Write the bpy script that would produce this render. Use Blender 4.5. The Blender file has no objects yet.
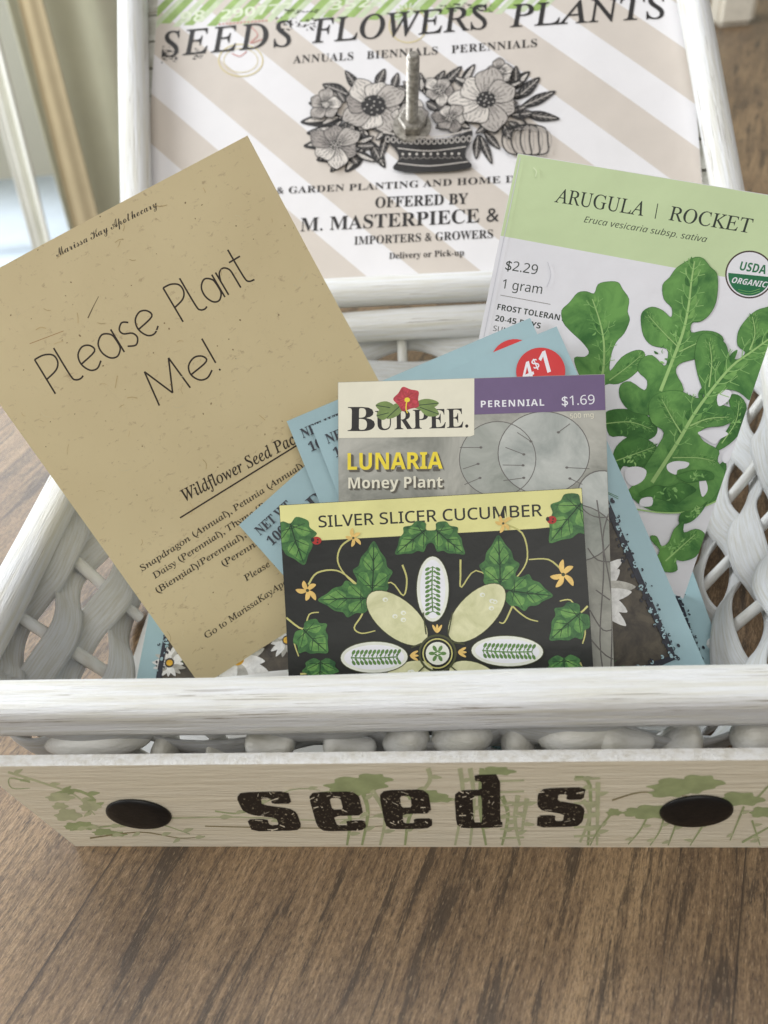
import bpy, bmesh, math, random
from mathutils import Vector, Matrix
from mathutils.geometry import tessellate_polygon
random.seed(7)
PLANK = .4706
WORLD = .27
ZS = .22
C = bpy.context.collection
SC = bpy.context.scene
R = math.radians

# ------------------------------------------------------------------ camera
F = 808.0
CAM = Vector((.0235, -.1375, .272))
def cam_axes(p, y, r):
    fwd0 = Vector((math.sin(y), math.cos(y), 0)); right = Vector((math.cos(y), -math.sin(y), 0)); up = Vector((0, 0, 1))
    fwd = fwd0*math.cos(p) - up*math.sin(p); u = up*math.cos(p) + fwd0*math.sin(p)
    c, s = math.cos(r), math.sin(r)
    return right*c + u*s, u*c - right*s, fwd
CR, CU, CF = cam_axes(R(41.3), R(-7.5), R(-7.2))
def ray(x, y): return CR*((x-384)/F) - CU*((y-512)/F) + CF
cd = bpy.data.cameras.new('camera'); cam = bpy.data.objects.new('camera', cd); C.objects.link(cam)
mw = Matrix((CR, CU, -CF)).transposed().to_4x4(); mw.translation = CAM; cam.matrix_world = mw
cd.sensor_fit = 'VERTICAL'; cd.sensor_height = 24; cd.lens = F/1024*24
cd.clip_start = .01; cd.clip_end = 50
cd.dof.use_dof = True; cd.dof.focus_distance = .30; cd.dof.aperture_fstop = 7.4
SC.camera = cam

# ------------------------------------------------------------------ materials
def lin(c):
    c = c/255.0
    return c/12.92 if c <= .04045 else ((c+.055)/1.055)**2.4
def rgb(t): return (lin(t[0]), lin(t[1]), lin(t[2]), 1)
MATS = {}
class NT:
    def __init__(s, m): s.t = m.node_tree; s.n = s.t.nodes; s.l = s.t.links; s.b = s.n['Principled BSDF']
    def add(s, k, **kw):
        n = s.n.new(k)
        for a, v in kw.items():
            if a.startswith('i_'):
                key = a[2:]; key = int(key) if key.isdigit() else key.replace('_', ' ')
                n.inputs[key].default_value = v
            else: setattr(n, a, v)
        return n
    def link(s, a, b): s.l.new(a, b)
    def coords(s, scale=(1, 1, 1), kind='Object', rot=(0, 0, 0)):
        tc = s.add('ShaderNodeTexCoord'); mp = s.add('ShaderNodeMapping')
        mp.inputs['Scale'].default_value = scale; mp.inputs['Rotation'].default_value = rot
        s.link(tc.outputs[kind], mp.inputs[0]); return mp.outputs[0]
    def noise(s, vec, scale, detail=3, rough=.5, dist=0):
        n = s.add('ShaderNodeTexNoise'); n.inputs['Scale'].default_value = scale; n.inputs['Detail'].default_value = detail
        n.inputs['Roughness'].default_value = rough; n.inputs['Distortion'].default_value = dist
        s.link(vec, n.inputs['Vector']); return n.outputs['Fac']
    def ramp(s, fac, stops):
        r = s.add('ShaderNodeValToRGB'); e = r.color_ramp.elements
        while len(e) < len(stops): e.new(.5)
        for i, (p, c) in enumerate(stops): e[i].position = p; e[i].color = c if len(c) == 4 else (*c, 1)
        s.link(fac, r.inputs[0]); return r.outputs[0]
    def mix(s, f, a, b, mode='MIX'):
        m = s.add('ShaderNodeMix', data_type='RGBA', blend_type=mode)
        for sock, v in ((m.inputs[0], f), (m.inputs[6], a), (m.inputs[7], b)):
            if hasattr(v, 'is_output'): s.link(v, sock)
            else: sock.default_value = v
        return m.outputs[2]
    def bump(s, h, strength=.3, dist=.001):
        b = s.add('ShaderNodeBump'); b.inputs['Strength'].default_value = strength; b.inputs['Distance'].default_value = dist
        s.link(h, b.inputs['Height']); s.link(b.outputs[0], s.b.inputs['Normal'])
def newmat(name, rough=.5, spec=.5):
    m = bpy.data.materials.new(name); m.use_nodes = True; MATS[name] = m
    t = NT(m); t.b.inputs['Roughness'].default_value = rough
    t.b.inputs['Specular IOR Level'].default_value = spec
    return m, t
def ink(name, c, rough=.5, var=.10, scale=90, bump=.05, spec=.4, worn=None):
    """printed or plain matte colour with slight mottling"""
    if name in MATS: return MATS[name]
    m, t = newmat(name, rough, spec)
    v = t.coords(); f = t.noise(v, scale, 4, .6)
    a = rgb(c); lo = tuple(max(0, x*(1-var)) for x in a[:3])+(1,); hi = tuple(min(1, x*(1+var)) for x in a[:3])+(1,)
    col = t.ramp(f, [(.3, lo), (.7, hi)])
    if worn:
        n2 = t.noise(t.coords((1, 1, .35)), 700, 5, .75); k = t.ramp(n2, [(.60, (0, 0, 0)), (.635, (1, 1, 1))])
        col = t.mix(k, col, rgb(worn))
    t.link(col, t.b.inputs['Base Color'])
    if bump:
        ad = t.add('ShaderNodeMath', operation='MULTIPLY_ADD'); t.link(t.noise(t.coords(), 45, 2, .4, .6), ad.inputs[0]); ad.inputs[1].default_value = 5.0; t.link(t.noise(t.coords(), 350, 3), ad.inputs[2])
        t.bump(ad.outputs[0], bump*2.2, .0006)
    return m

def painted_wood(name, base=(238, 239, 240), alt=(216, 212, 200), mark=(120, 95, 70), kind='Object', stretch=(1, 1, 1), amt=.64, rough=.42, s=60, hair=None, hmark=(128, 112, 96)):
    m, t = newmat(name, rough, .5)
    v = t.coords(stretch, kind)
    f1 = t.noise(v, s, 5, .6); f2 = t.noise(v, s*2.6, 6, .7); f3 = t.noise(v, s*1.3, 5, .72, .3)
    c = t.ramp(f1, [(.35, rgb(alt)), (.58, rgb(base))])
    k = t.ramp(f3, [(amt, (0, 0, 0)), (amt+.05, (1, 1, 1))])
    c = t.mix(k, c, rgb(mark))
    if hair:
        hv = t.coords(tuple(a*b for a, b in zip(stretch, hair[1])), kind)
        h1 = t.noise(hv, s*hair[0], 4, .6); h2 = t.noise(v, s*.35, 2)
        hm = t.add('ShaderNodeMath', operation='MULTIPLY'); t.link(t.ramp(h1, [(.61, (0, 0, 0)), (.64, (1, 1, 1))]), hm.inputs[0]); t.link(t.ramp(h2, [(.48, (0, 0, 0)), (.60, (.9, .9, .9))]), hm.inputs[1])
        c = t.mix(hm.outputs[0], c, rgb(hmark))
    t.link(c, t.b.inputs['Base Color'])
    t.bump(f2, .8, .0012)
    return m
M_ROD = painted_wood('whitewashed rod', base=(234, 235, 236), alt=(222, 220, 210), mark=(170, 156, 136), stretch=(.05, 1, 1), s=380, amt=.74, hair=(3.2, (.4, 1, 1)), hmark=(140, 128, 112))
M_STRAND = painted_wood('painted strand', base=(226, 228, 230), alt=(208, 207, 200), mark=(176, 166, 148), kind='UV', stretch=(.9, 16, 1), s=3, amt=.72, rough=.45)
M_GLOSS = painted_wood('glossy painted stake', base=(228, 229, 228), alt=(210, 208, 200), stretch=(1, 1, .2), s=90, amt=.74, rough=.25)
M_EDGE = painted_wood('white painted board edge', base=(234, 233, 230), alt=(214, 210, 200), mark=(190, 180, 160), stretch=(.6, 1, 1), s=420, amt=.75)
M_BOARD = painted_wood('beige painted board', base=(244, 236, 214), alt=(241, 232, 208), mark=(233, 222, 196), stretch=(.08, 1, 1), s=150, amt=.70, rough=.6)

def wood_table():
    m, t = newmat('stained wood', .42, .5)
    ang = math.atan2(.33, .94)
    tc = t.add('ShaderNodeTexCoord')
    rot = t.add('ShaderNodeMapping'); rot.inputs['Rotation'].default_value = (0, 0, ang); t.link(tc.outputs['Object'], rot.inputs[0])
    def st(scale, src=rot.outputs[0]):
        mp = t.add('ShaderNodeMapping'); mp.inputs['Scale'].default_value = scale; t.link(src, mp.inputs[0]); return mp.outputs[0]
    sep = t.add('ShaderNodeSeparateXYZ'); t.link(rot.outputs[0], sep.inputs[0])
    # plank index
    d = t.add('ShaderNodeMath', operation='MULTIPLY_ADD'); t.link(sep.outputs[0], d.inputs[0]); d.inputs[1].default_value = 1/.204; d.inputs[2].default_value = PLANK
    fl = t.add('ShaderNodeMath', operation='FLOOR'); t.link(d.outputs[0], fl.inputs[0])
    fr = t.add('ShaderNodeMath', operation='FRACT'); t.link(d.outputs[0], fr.inputs[0])
    off = t.add('ShaderNodeCombineXYZ'); mu = t.add('ShaderNodeMath', operation='MULTIPLY'); mu.inputs[1].default_value = 3.17; t.link(fl.outputs[0], mu.inputs[0]); t.link(mu.outputs[0], off.inputs[1])
    ad = t.add('ShaderNodeVectorMath', operation='ADD'); t.link(rot.outputs[0], ad.inputs[0]); t.link(off.outputs[0], ad.inputs[1])
    P = ad.outputs[0]
    grain = t.noise(st((1, .055, 1), P), 480, 8, .74, .3)
    fine = t.noise(st((1, .26, 1), P), 1250, 6, .85)
    broad = t.noise(st((1, .20, 1), P), 22, 5, .6, .6)
    dark = t.noise(st((1, .10, 1), P), 150, 7, .78, .4)
    w = t.add('ShaderNodeTexWave', wave_type='RINGS', rings_direction='X'); w.inputs['Scale'].default_value = 9; w.inputs['Distortion'].default_value = 9; w.inputs['Detail'].default_value = 4; w.inputs['Detail Scale'].default_value = 1.8
    t.link(st((1, .14, 1), P), w.inputs['Vector'])
    c = t.ramp(broad, [(.32, rgb((110, 89, 66))), (.5, rgb((136, 111, 82))), (.68, rgb((154, 128, 96)))])
    c = t.mix(t.ramp(grain, [(.40, (.6, .6, .6)), (.52, (0, 0, 0))]), c, rgb((84, 66, 52)))
    c = t.mix(t.ramp(grain, [(.53, (0, 0, 0)), (.66, (.55, .55, .55))]), c, rgb((170, 143, 112)))
    c = t.mix(t.ramp(w.outputs['Fac'], [(.70, (0, 0, 0)), (.97, (.3, .3, .3))]), c, rgb((76, 60, 48)))
    c = t.mix(t.ramp(fine, [(.50, (0, 0, 0)), (.60, (.7, .7, .7))]), c, rgb((66, 54, 44)))
    c = t.mix(t.ramp(fine, [(.34, (.6, .6, .6)), (.46, (0, 0, 0))]), c, rgb((180, 156, 126)))
    c = t.mix(t.ramp(dark, [(.53, (0, 0, 0)), (.59, (.8, .8, .8))]), c, rgb((62, 51, 41)))
    pore = t.noise(st((1, .11, 1), P), 2400, 3, .6)
    c = t.mix(t.ramp(pore, [(.60, (0, 0, 0)), (.65, (.75, .75, .75))]), c, rgb((48, 38, 30)))
    c = t.mix(t.ramp(pore, [(.33, (.5, .5, .5)), (.39, (0, 0, 0))]), c, rgb((188, 164, 132)))
    seam = t.ramp(fr.outputs[0], [(0, (1, 1, 1)), (.006, (0, 0, 0))])
    c = t.mix(seam, c, rgb((50, 40, 33)))
    t.link(c, t.b.inputs['Base Color'])
    rr = t.ramp(fine, [(.3, (.26, .26, .26)), (.7, (.46, .46, .46))]); t.link(rr, t.b.inputs['Roughness'])
    mm = t.add('ShaderNodeMath', operation='ADD'); t.link(grain, mm.inputs[0]); t.link(fine, mm.inputs[1])
    t.bump(mm.outputs[0], .5, .0005)
    return m

# ------------------------------------------------------------------ object helpers
def link(name, me, mats=(), parent=None, smooth=False, mw=None):
    o = bpy.data.objects.new(name, me); C.objects.link(o)
    for m in mats: me.materials.append(m)
    if mw is not None: o.matrix_world = mw
    if parent is not None:
        o.parent = parent
        if mw is not None: o.matrix_parent_inverse = Matrix(); o.matrix_basis = parent.matrix_world.inverted() @ mw
    if smooth:
        for p in me.polygons: p.use_smooth = True
    return o
def tag(o, label=None, cat=None, group=None, kind=None):
    if label: o['label'] = label
    if cat: o['category'] = cat
    if group: o['group'] = group
    if kind: o['kind'] = kind
    return o
def empty(name, loc):
    o = bpy.data.objects.new(name, None); C.objects.link(o); o.location = loc; o.empty_display_size = .02
    o.matrix_world = Matrix.Translation(loc); return o
def fin(bm, name):
    me = bpy.data.meshes.new(name); bm.to_mesh(me); bm.free(); return me
def frame_mw(o, X, Y):
    X = X.normalized(); Z = X.cross(Y).normalized(); Y = Z.cross(X)
    m = Matrix((X, Y, Z)).transposed().to_4x4(); m.translation = o; return m

def rod(name, p, q, ry, rz, mat, parent, up=Vector((0, 0, 1)), bulge=.0006, power=2.3, bow=0, caps=True, n=70):
    """a hand-planed rod from p to q built along local X"""
    p, q = Vector(p), Vector(q); L = (q-p).length
    mw = frame_mw(p, q-p, up.cross(q-p))
    bm = bmesh.new(); rings = []; k = 28
    sd = random.random()*50
    for i in range(n+1):
        t = i/n; x = L*t; e = 1
        if caps:
            dd = min(x, L-x)/max(ry, rz)
            if dd < 1: e = max(.05, math.sqrt(max(0, 1-(1-dd)**2)))
        ring = []
        for j in range(k):
            a = 2*math.pi*j/k; ca, sa = math.cos(a), math.sin(a)
            rr = (abs(ca)**power+abs(sa)**power)**(-1/power)
            w = 1 + .035*math.sin(3*a+sd) * math.sin(x*23+sd) + .03*math.sin(5*a+2*sd)
            ring.append(bm.verts.new((x, ca*ry*rr*w*e, sa*rz*rr*w*e + bulge*math.sin(x*31+sd) + bow*math.sin(math.pi*t))))
        rings.append(ring)
    for a, b in zip(rings, rings[1:]):
        for j in range(k): bm.faces.new((a[j], b[j], b[(j+1) % k], a[(j+1) % k]))
    bm.faces.new(rings[0]); bm.faces.new(rings[-1][::-1])
    bmesh.ops.recalc_face_normals(bm, faces=bm.faces)
    return link(name, fin(bm, name), (mat,), parent, True, mw)

# ------------------------------------------------------------------ printed artwork
SMAP = {'b': (0x1D400, 0x1D41A, 0x1D7CE), 'i': (0x1D434, 0x1D44E, 0x1D7CE), 'bi': (0x1D468, 0x1D482, 0x1D7CE), 'bs': (0x1D4D0, 0x1D4EA, None),
        'ss': (0x1D5A0, 0x1D5BA, 0x1D7E2), 'sb': (0x1D5D4, 0x1D5EE, 0x1D7EC), 'si': (0x1D608, 0x1D622, None), 'sbi': (0x1D63C, 0x1D656, None)}
def conv(s, k):
    if k is None: return s
    A, a, d = SMAP[k]; o = ''
    for c in s:
        if 'A' <= c <= 'Z': o += chr(A+ord(c)-65)
        elif 'a' <= c <= 'z': o += chr(0x210E) if (k == 'i' and c == 'h') else chr(a+ord(c)-97)
        elif c.isdigit() and d: o += chr(d+ord(c)-48)
        else: o += c
    return o
GC = {}
def glyphs(s, font, off=0, shear=0, space=1):
    key = (s, font, off, shear, space)
    if key in GC: return GC[key]
    cu = bpy.data.curves.new('t', 'FONT'); cu.body = conv(s, font); cu.offset = off; cu.shear = shear; cu.space_character = space; cu.resolution_u = 3
    o = bpy.data.objects.new('t', cu); C.objects.link(o)
    dg = bpy.context.evaluated_depsgraph_get(); me = bpy.data.meshes.new_from_object(o.evaluated_get(dg))
    vs = [(v.co.x, v.co.y) for v in me.vertices]; ps = [tuple(p.vertices) for p in me.polygons]
    bpy.data.objects.remove(o); bpy.data.curves.remove(cu); bpy.data.meshes.remove(me)
    GC[key] = (vs, ps); return GC[key]
def catmull(P, closed=True, n=5):
    out = []; N = len(P); rng = range(N) if closed else range(N-1)
    for i in rng:
        g = lambda k: P[k % N] if closed else P[max(0, min(N-1, k))]
        p0, p1, p2, p3 = g(i-1), g(i), g(i+1), g(i+2)
        for j in range(n):
            t = j/n
            out.append(tuple(.5*(2*p1[a]+(p2[a]-p0[a])*t+(2*p0[a]-5*p1[a]+4*p2[a]-p3[a])*t*t+(3*p1[a]-p0[a]-3*p2[a]+p3[a])*t**3) for a in (0, 1)))
    if not closed: out.append(tuple(P[-1]))
    return out

class Sheet:
    """flat printed thing: origin TL, U right, D down, face normal N = toward the viewer.
       tr() turns a measured photo point into millimetre-true sheet coordinates."""
    def __init__(s, o, U, D, W, H):
        s.o, s.U, s.D, s.W, s.H = o, U, D, W, H
        s.N = D.cross(U).normalized()
        s.polys = []; s.mats = []; s.z = 0; s.T = (0, 0, 1); s.local = False
    def tr(s, p):
        if s.local: return (p[0]*.001, p[1]*.001)
        x = s.T[0]+p[0]/s.T[2]; y = s.T[1]+p[1]/s.T[2]
        d = ray(x, y); t = (s.o-CAM).dot(s.N)/d.dot(s.N); q = CAM+d*t-s.o
        return (q.dot(s.U), q.dot(s.D))
    def scale(s, p):
        a = s.tr(p); b = s.tr((p[0]+1, p[1])); c = s.tr((p[0], p[1]+1))
        return .5*(math.hypot(b[0]-a[0], b[1]-a[1])+math.hypot(c[0]-a[0], c[1]-a[1]))
    def mi(s, m):
        if m not in s.mats: s.mats.append(m)
        return s.mats.index(m)
    def up(s, k=1): s.z += .00002*k
    def raw(s, vs, faces, m):
        s.polys.append((vs, faces, s.mi(m), s.z)); s.z += .000003
    def poly(s, pts, m, tr=True):
        P = [s.tr(p) for p in pts] if tr else pts
        tri = tessellate_polygon([[Vector((a, b, 0)) for a, b in P]])
        s.raw(P, tri, m)
    def holed(s, outer, hole, m):
        loops = [[Vector((a, b, 0)) for a, b in L_] for L_ in ([outer, hole] if hole else [outer])]
        s.raw([tuple(p[:2]) for L_ in loops for p in L_], tessellate_polygon(loops), m)
    def blob(s, pts, m, n=4): s.poly(catmull(pts, True, n), m)
    def ell(s, c, rx, ry, m, rot=0, n=22):
        cr, sr = math.cos(rot), math.sin(rot)
        s.poly([(c[0]+rx*math.cos(2*math.pi*i/n)*cr-ry*math.sin(2*math.pi*i/n)*sr, c[1]+rx*math.cos(2*math.pi*i/n)*sr+ry*math.sin(2*math.pi*i/n)*cr) for i in range(n)], m)
    def stroke(s, pts, w, m, smooth=True, taper=(1, 1), n=4, closed=False):
        if smooth and len(pts) > 2: pts = catmull(pts, closed, n)
        if closed: pts = list(pts)+[pts[0]]
        P = []
        for i, p in enumerate(pts):
            t = i/max(1, len(pts)-1)
            wt = w*.5*(taper[0]*(1-t)+taper[1]*t) if taper != 'mid' else w*.5*(.12+math.sin(math.pi*t))
            a = pts[max(0, i-1)]; b = pts[min(len(pts)-1, i+1)]
            if closed and i in (0, len(pts)-1): a, b = pts[-2], pts[1]
            dx, dy = b[0]-a[0], b[1]-a[1]; L = math.hypot(dx, dy) or 1
            P.append(((p[0]-dy/L*wt, p[1]+dx/L*wt), (p[0]+dy/L*wt, p[1]-dx/L*wt)))
        vs = []; fs = []
        for a, b in P: vs += [s.tr(a), s.tr(b)]
        for i in range(len(P)-1): fs.append((2*i, 2*i+1, 2*i+3, 2*i+2))
        s.raw(vs, fs, m)
    def ring(s, c, r, w, m, n=26, ry=None):
        ry = ry or r
        s.stroke([(c[0]+r*math.cos(2*math.pi*i/n), c[1]+ry*math.sin(2*math.pi*i/n)) for i in range(n)], w, m, False, closed=True)
    def text(s, txt, font, p0, p1, h, m, off=0, shear=0, space=1, un=0):
        """baseline runs p0 -> p1, capital height h (all in measured units)"""
        vs, fs = glyphs(txt, font, off, shear, space)
        if un: vs = [(x-un*y, y) for x, y in vs]
        hv, _ = glyphs('H', font, off)
        if not vs: return
        cap = max(v[1] for v in hv)-min(v[1] for v in hv)
        x0 = min(v[0] for v in vs); x1 = max(v[0] for v in vs)
        A = s.tr(p0); B = s.tr(p1); dx, dy = (B[0]-A[0], B[1]-A[1]); L = math.hypot(dx, dy)
        ux, uy = dx/L, dy/L; mx, my = (p0[0]+p1[0])/2, (p0[1]+p1[1])/2
        pl = math.hypot(p1[0]-p0[0], p1[1]-p0[1]); px_, py_ = (p1[1]-p0[1])/pl*h, -(p1[0]-p0[0])/pl*h
        M0 = s.tr((mx, my)); M1 = s.tr((mx+px_, my+py_)); hh = math.hypot(M1[0]-M0[0], M1[1]-M0[1])
        out = []
        for x, y in vs:
            k = (x-x0)/(x1-x0)*L; q = y/cap*hh
            out.append((A[0]+ux*k+uy*q, A[1]+uy*k-ux*q))
        s.raw(out, fs, m)
    def build(s, name, base, back, th=.0012, bend=None, grid=(6, 8), parent=None, outline=None):
        """one mesh: a thin slab with all the print laid on its face"""
        W, H = s.W, s.H
        bm = bmesh.new()
        for vs, fs, mi, z in s.polys:
            bv = [bm.verts.new((a, b, z*ZS+.00003)) for a, b in vs]
            for f in fs:
                ids = list(dict.fromkeys(f))
                if len(ids) < 3: continue
                try: fc = bm.faces.new([bv[i] for i in ids]); fc.material_index = mi+2
                except ValueError: pass
        def cut(co, no, clear=False):
            bmesh.ops.bisect_plane(bm, geom=bm.verts[:]+bm.edges[:]+bm.faces[:], plane_co=co, plane_no=no, clear_outer=clear, dist=1e-7)
        e = .00015
        trap = getattr(s, 'trap', None)
        if trap:
            for (a, b) in ((trap[1], trap[2]), (trap[3], trap[0])):
                d = Vector((b[0]-a[0], b[1]-a[1], 0)); cut((a[0], a[1], 0), (d.y, -d.x, 0), True)
        cut((e, 0, 0), (-1, 0, 0), True); cut((W-e, 0, 0), (1, 0, 0), True); cut((0, e, 0), (0, -1, 0), True); cut((0, H-e, 0), (0, 1, 0), True)
        if bend:
            cw, ch = W/grid[0], H/grid[1]
            for i in range(1, grid[0]): cut((W*i/grid[0], 0, 0), (1, 0, 0))
            for i in range(1, grid[1]): cut((0, H*i/grid[1], 0), (0, 1, 0))
            for i in range(1, grid[0]+grid[1]): cut((cw*i, 0, 0), (1/cw, 1/ch, 0))
            G = [[bend(i/grid[0], j/grid[1]) for j in range(grid[1]+2)] for i in range(grid[0]+2)]
            def pl(x, y):
                a, b = max(0, x/cw), max(0, y/ch); i, j = min(grid[0], int(a)), min(grid[1], int(b)); a -= i; b -= j
                if a+b <= 1: return G[i][j]+a*(G[i+1][j]-G[i][j])+b*(G[i][j+1]-G[i][j])
                return G[i+1][j+1]+(1-a)*(G[i][j+1]-G[i+1][j+1])+(1-b)*(G[i+1][j]-G[i+1][j+1])
        for f in bm.faces:
            f.normal_update()
            if f.normal.z < 0: f.normal_flip()
        # slab
        gx, gy = grid if bend else (1, 1)
        top = [[bm.verts.new((W*i/gx, H*j/gy, 0)) for j in range(gy+1)] for i in range(gx+1)]
        bot = [[bm.verts.new((W*i/gx, H*j/gy, -th)) for j in range(gy+1)] for i in range(gx+1)]
        for i in range(gx):
            for j in range(gy):
                f = bm.faces.new((top[i][j], top[i+1][j], top[i][j+1])); f.material_index = 0; f = bm.faces.new((top[i+1][j], top[i+1][j+1], top[i][j+1])); f.material_index = 0
                f = bm.faces.new((bot[i][j+1], bot[i+1][j+1], bot[i+1][j], bot[i][j])); f.material_index = 1
        for i in range(gx):
            for j in (0, gy):
                a = (top[i][j], top[i+1][j], bot[i+1][j], bot[i][j]); f = bm.faces.new(a[::-1] if j == 0 else a); f.material_index = 1
        for j in range(gy):
            for i in (0, gx):
                a = (top[i][j], top[i][j+1], bot[i][j+1], bot[i][j]); f = bm.faces.new(a if i == 0 else a[::-1]); f.material_index = 1
        if trap:
            for L_, z_ in ((top, 0), (bot, 0)):
                for i in (0, 1):
                    for j in (0, 1):
                        c = trap[{(0, 0): 0, (1, 0): 1, (1, 1): 2, (0, 1): 3}[(i, j)]]; L_[i][j].co.x = c[0]; L_[i][j].co.y = c[1]
        for v in bm.verts:
            x, y, z = v.co
            if bend: z += pl(x, y)
            v.co = (x, -y, z)
        bmesh.ops.reverse_faces(bm, faces=bm.faces[:])
        me = fin(bm, name)
        mw = Matrix((s.U, -s.D, s.N)).transposed().to_4x4(); mw.translation = s.o
        return link(name, me, [base, back]+s.mats, parent, False, mw)

def packet_sheet(x, push=1.0):
    o = Vector(x[:3]); lean, az, rot, W, H = x[3:]
    o = CAM+(o-CAM)*push; W *= push; H *= push
    U = Vector((1, 0, 0)); D = Vector((0, -math.sin(lean), -math.cos(lean)))
    c, q = math.cos(rot), math.sin(rot)
    U2 = U*c-D*q; D2 = U*q+D*c
    Rz = Matrix.Rotation(az, 3, 'Z')
    return Sheet(o, Rz@U2, Rz@D2, W, H)
def wav(a, b, c, amp=.0007):
    return lambda u, v: amp*(math.sin(3.1*u+a)*math.cos(2.3*v+b)+.6*math.sin(5*v+c+2*u))-amp*.5

# ------------------------------------------------------------------ setting
M_TABLE = wood_table()
ca, sa = math.cos(math.atan2(.33, .94)), math.sin(math.atan2(.33, .94))
def tw(a, l): return (a*ca+l*sa, -a*sa+l*ca)         # across-grain, along-grain -> world
table = tag(empty('wooden_table', (tw(.24, .6)[0], tw(.24, .6)[1], 0)), 'brown stained plank table the seed basket stands on', 'table')
bm = bmesh.new()
cs = [tw(-.4245, -.75), tw(.95, -.75), tw(.95, 1.9), tw(-.4245, 1.9)]
t_ = [bm.verts.new((x, y, 0)) for x, y in cs]; b_ = [bm.verts.new((x, y, -.035)) for x, y in cs]
bm.faces.new(t_); bm.faces.new(b_[::-1])
for i in range(4): bm.faces.new((t_[i], b_[i], b_[(i+1) % 4], t_[(i+1) % 4]))
bmesh.ops.recalc_face_normals(bm, faces=bm.faces)
bmesh.ops.bevel(bm, geom=bm.edges[:], offset=.003, segments=2, affect='EDGES')
link('tabletop', fin(bm, 'tabletop'), (M_TABLE,), table, mw=Matrix.Identity(4))
M_DARK = ink('dark wood', (70, 52, 40), .5)
for a, l in ((-.36, -.68), (.88, -.68), (.88, 1.83), (-.36, 1.83)):
    x, y = tw(a, l); bm = bmesh.new(); bmesh.ops.create_cone(bm, segments=4, radius1=.032, radius2=.045, depth=.70, cap_ends=True)
    link('leg', fin(bm, 'leg'), (M_DARK,), table, mw=Matrix.Translation((x, y, -.386)))
def quadmesh(name, pts, m, kind='structure'):
    bm = bmesh.new(); bm.faces.new([bm.verts.new(p) for p in pts]); o = link(name, fin(bm, name), (m,)); o['kind'] = kind; return o
quadmesh('floor', [(-4, -3, -.75), (4, -3, -.75), (4, 3.2, -.75), (-4, 3.2, -.75)], ink('floor boards', (120, 105, 90), .5))
quadmesh('wall', [(-4, 2.3, -.75), (4, 2.3, -.75), (4, 2.3, 2.2), (-4, 2.3, 2.2)], ink('wall paint', (236, 235, 218), .8, .03, 4))

def boxm(lo, hi, bev=.004, seg=3):
    bm = bmesh.new(); bmesh.ops.create_cube(bm, size=1)
    for v in bm.verts: v.co = Vector([(lo[i]+hi[i])/2+v.co[i]*(hi[i]-lo[i]) for i in range(3)])
    if bev: bmesh.ops.bevel(bm, geom=bm.edges[:], offset=bev, segments=seg, affect='EDGES')
    return bm
# curtains and the window seat, far out of focus on the left
def curtain(name, x0, y0, x1, y1, amp, waves, m, lean=-.12, ph=0, fl=0, z0=-.74, z1=1.5):
    bm = bmesh.new(); n, k = 140, 14; g = []
    for i in range(n+1):
        t = i/n; row = []
        for j in range(k+1):
            z = z0+(z1-z0)*j/k; w = amp*(math.sin(2*math.pi*waves*t+ph)+.35*math.sin(2*math.pi*waves*2.3*t+1+z))
            row.append(bm.verts.new((x0+(x1-x0)*t*(1+fl*(.1-z))-lean*z*.8+.2*w, y0+(y1-y0)*t+w, z)))
        g.append(row)
    for i in range(n):
        for j in range(k): bm.faces.new((g[i][j], g[i+1][j], g[i+1][j+1], g[i][j+1]))
    o = link(name, fin(bm, name), (m,), smooth=True)
    s = o.modifiers.new('s', 'SOLIDIFY'); s.thickness = .002; return o
M_CUR = ink('curtain cloth', (214, 213, 190), .85, .05, 12)
tag(curtain('sage_curtain', -.605, 1.17, -.18, 1.30, .020, 2.1, M_CUR, lean=-.10), 'pale sage curtain hanging in soft folds behind the open lid', 'curtain')
M_TAN = ink('tan cloth', (190, 174, 140), .8, .06, 20)
tag(curtain('tan_curtain', -.562, 1.10, -.523, 1.115, .008, .6, M_TAN, lean=-.14, ph=1.2, fl=.9), 'narrow tan curtain edge hanging left of the pale sage curtain', 'curtain')
M_SHEER = ink('sheer cloth', (232, 232, 222), .8, .04, 20)
tag(curtain('sheer_curtain', -.640, 1.12, -.592, 1.10, .008, 1.6, M_SHEER, lean=-.16, ph=2.2), 'narrow off-white sheer curtain strip left of the tan curtain edge', 'curtain')
bm = boxm((-2.1, 1.3, -.42), (-.55, 1.75, -.30), .04, 4)
tag(link('seat_cushion', fin(bm, 'seat_cushion'), (ink('pale blue cloth', (226, 238, 250), .8, .05, 9),), smooth=True), 'pale blue cushion on the bench below the left curtain', 'cushion')
bm = boxm((-2.1, 1.3, -.75), (-.55, 1.75, -.421), .006, 2)
tag(link('bench', fin(bm, 'bench'), (ink('bench paint', (150, 145, 132), .6),)), 'low bench by the window under the pale blue cushion', 'bench')
bm = boxm((.383, 1.112, .0005), (.431, 1.16, .095), .006, 3)
tag(link('box', fin(bm, 'box'), (ink('off white card', (226, 220, 205), .6),)), 'small off-white box standing on the far right of the table', 'box')

# ------------------------------------------------------------------ the basket
basket = tag(empty('seed_basket', (0, .12, 0)), 'whitewashed wicker seed basket with its lid open and a seeds board on front', 'basket')
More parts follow.
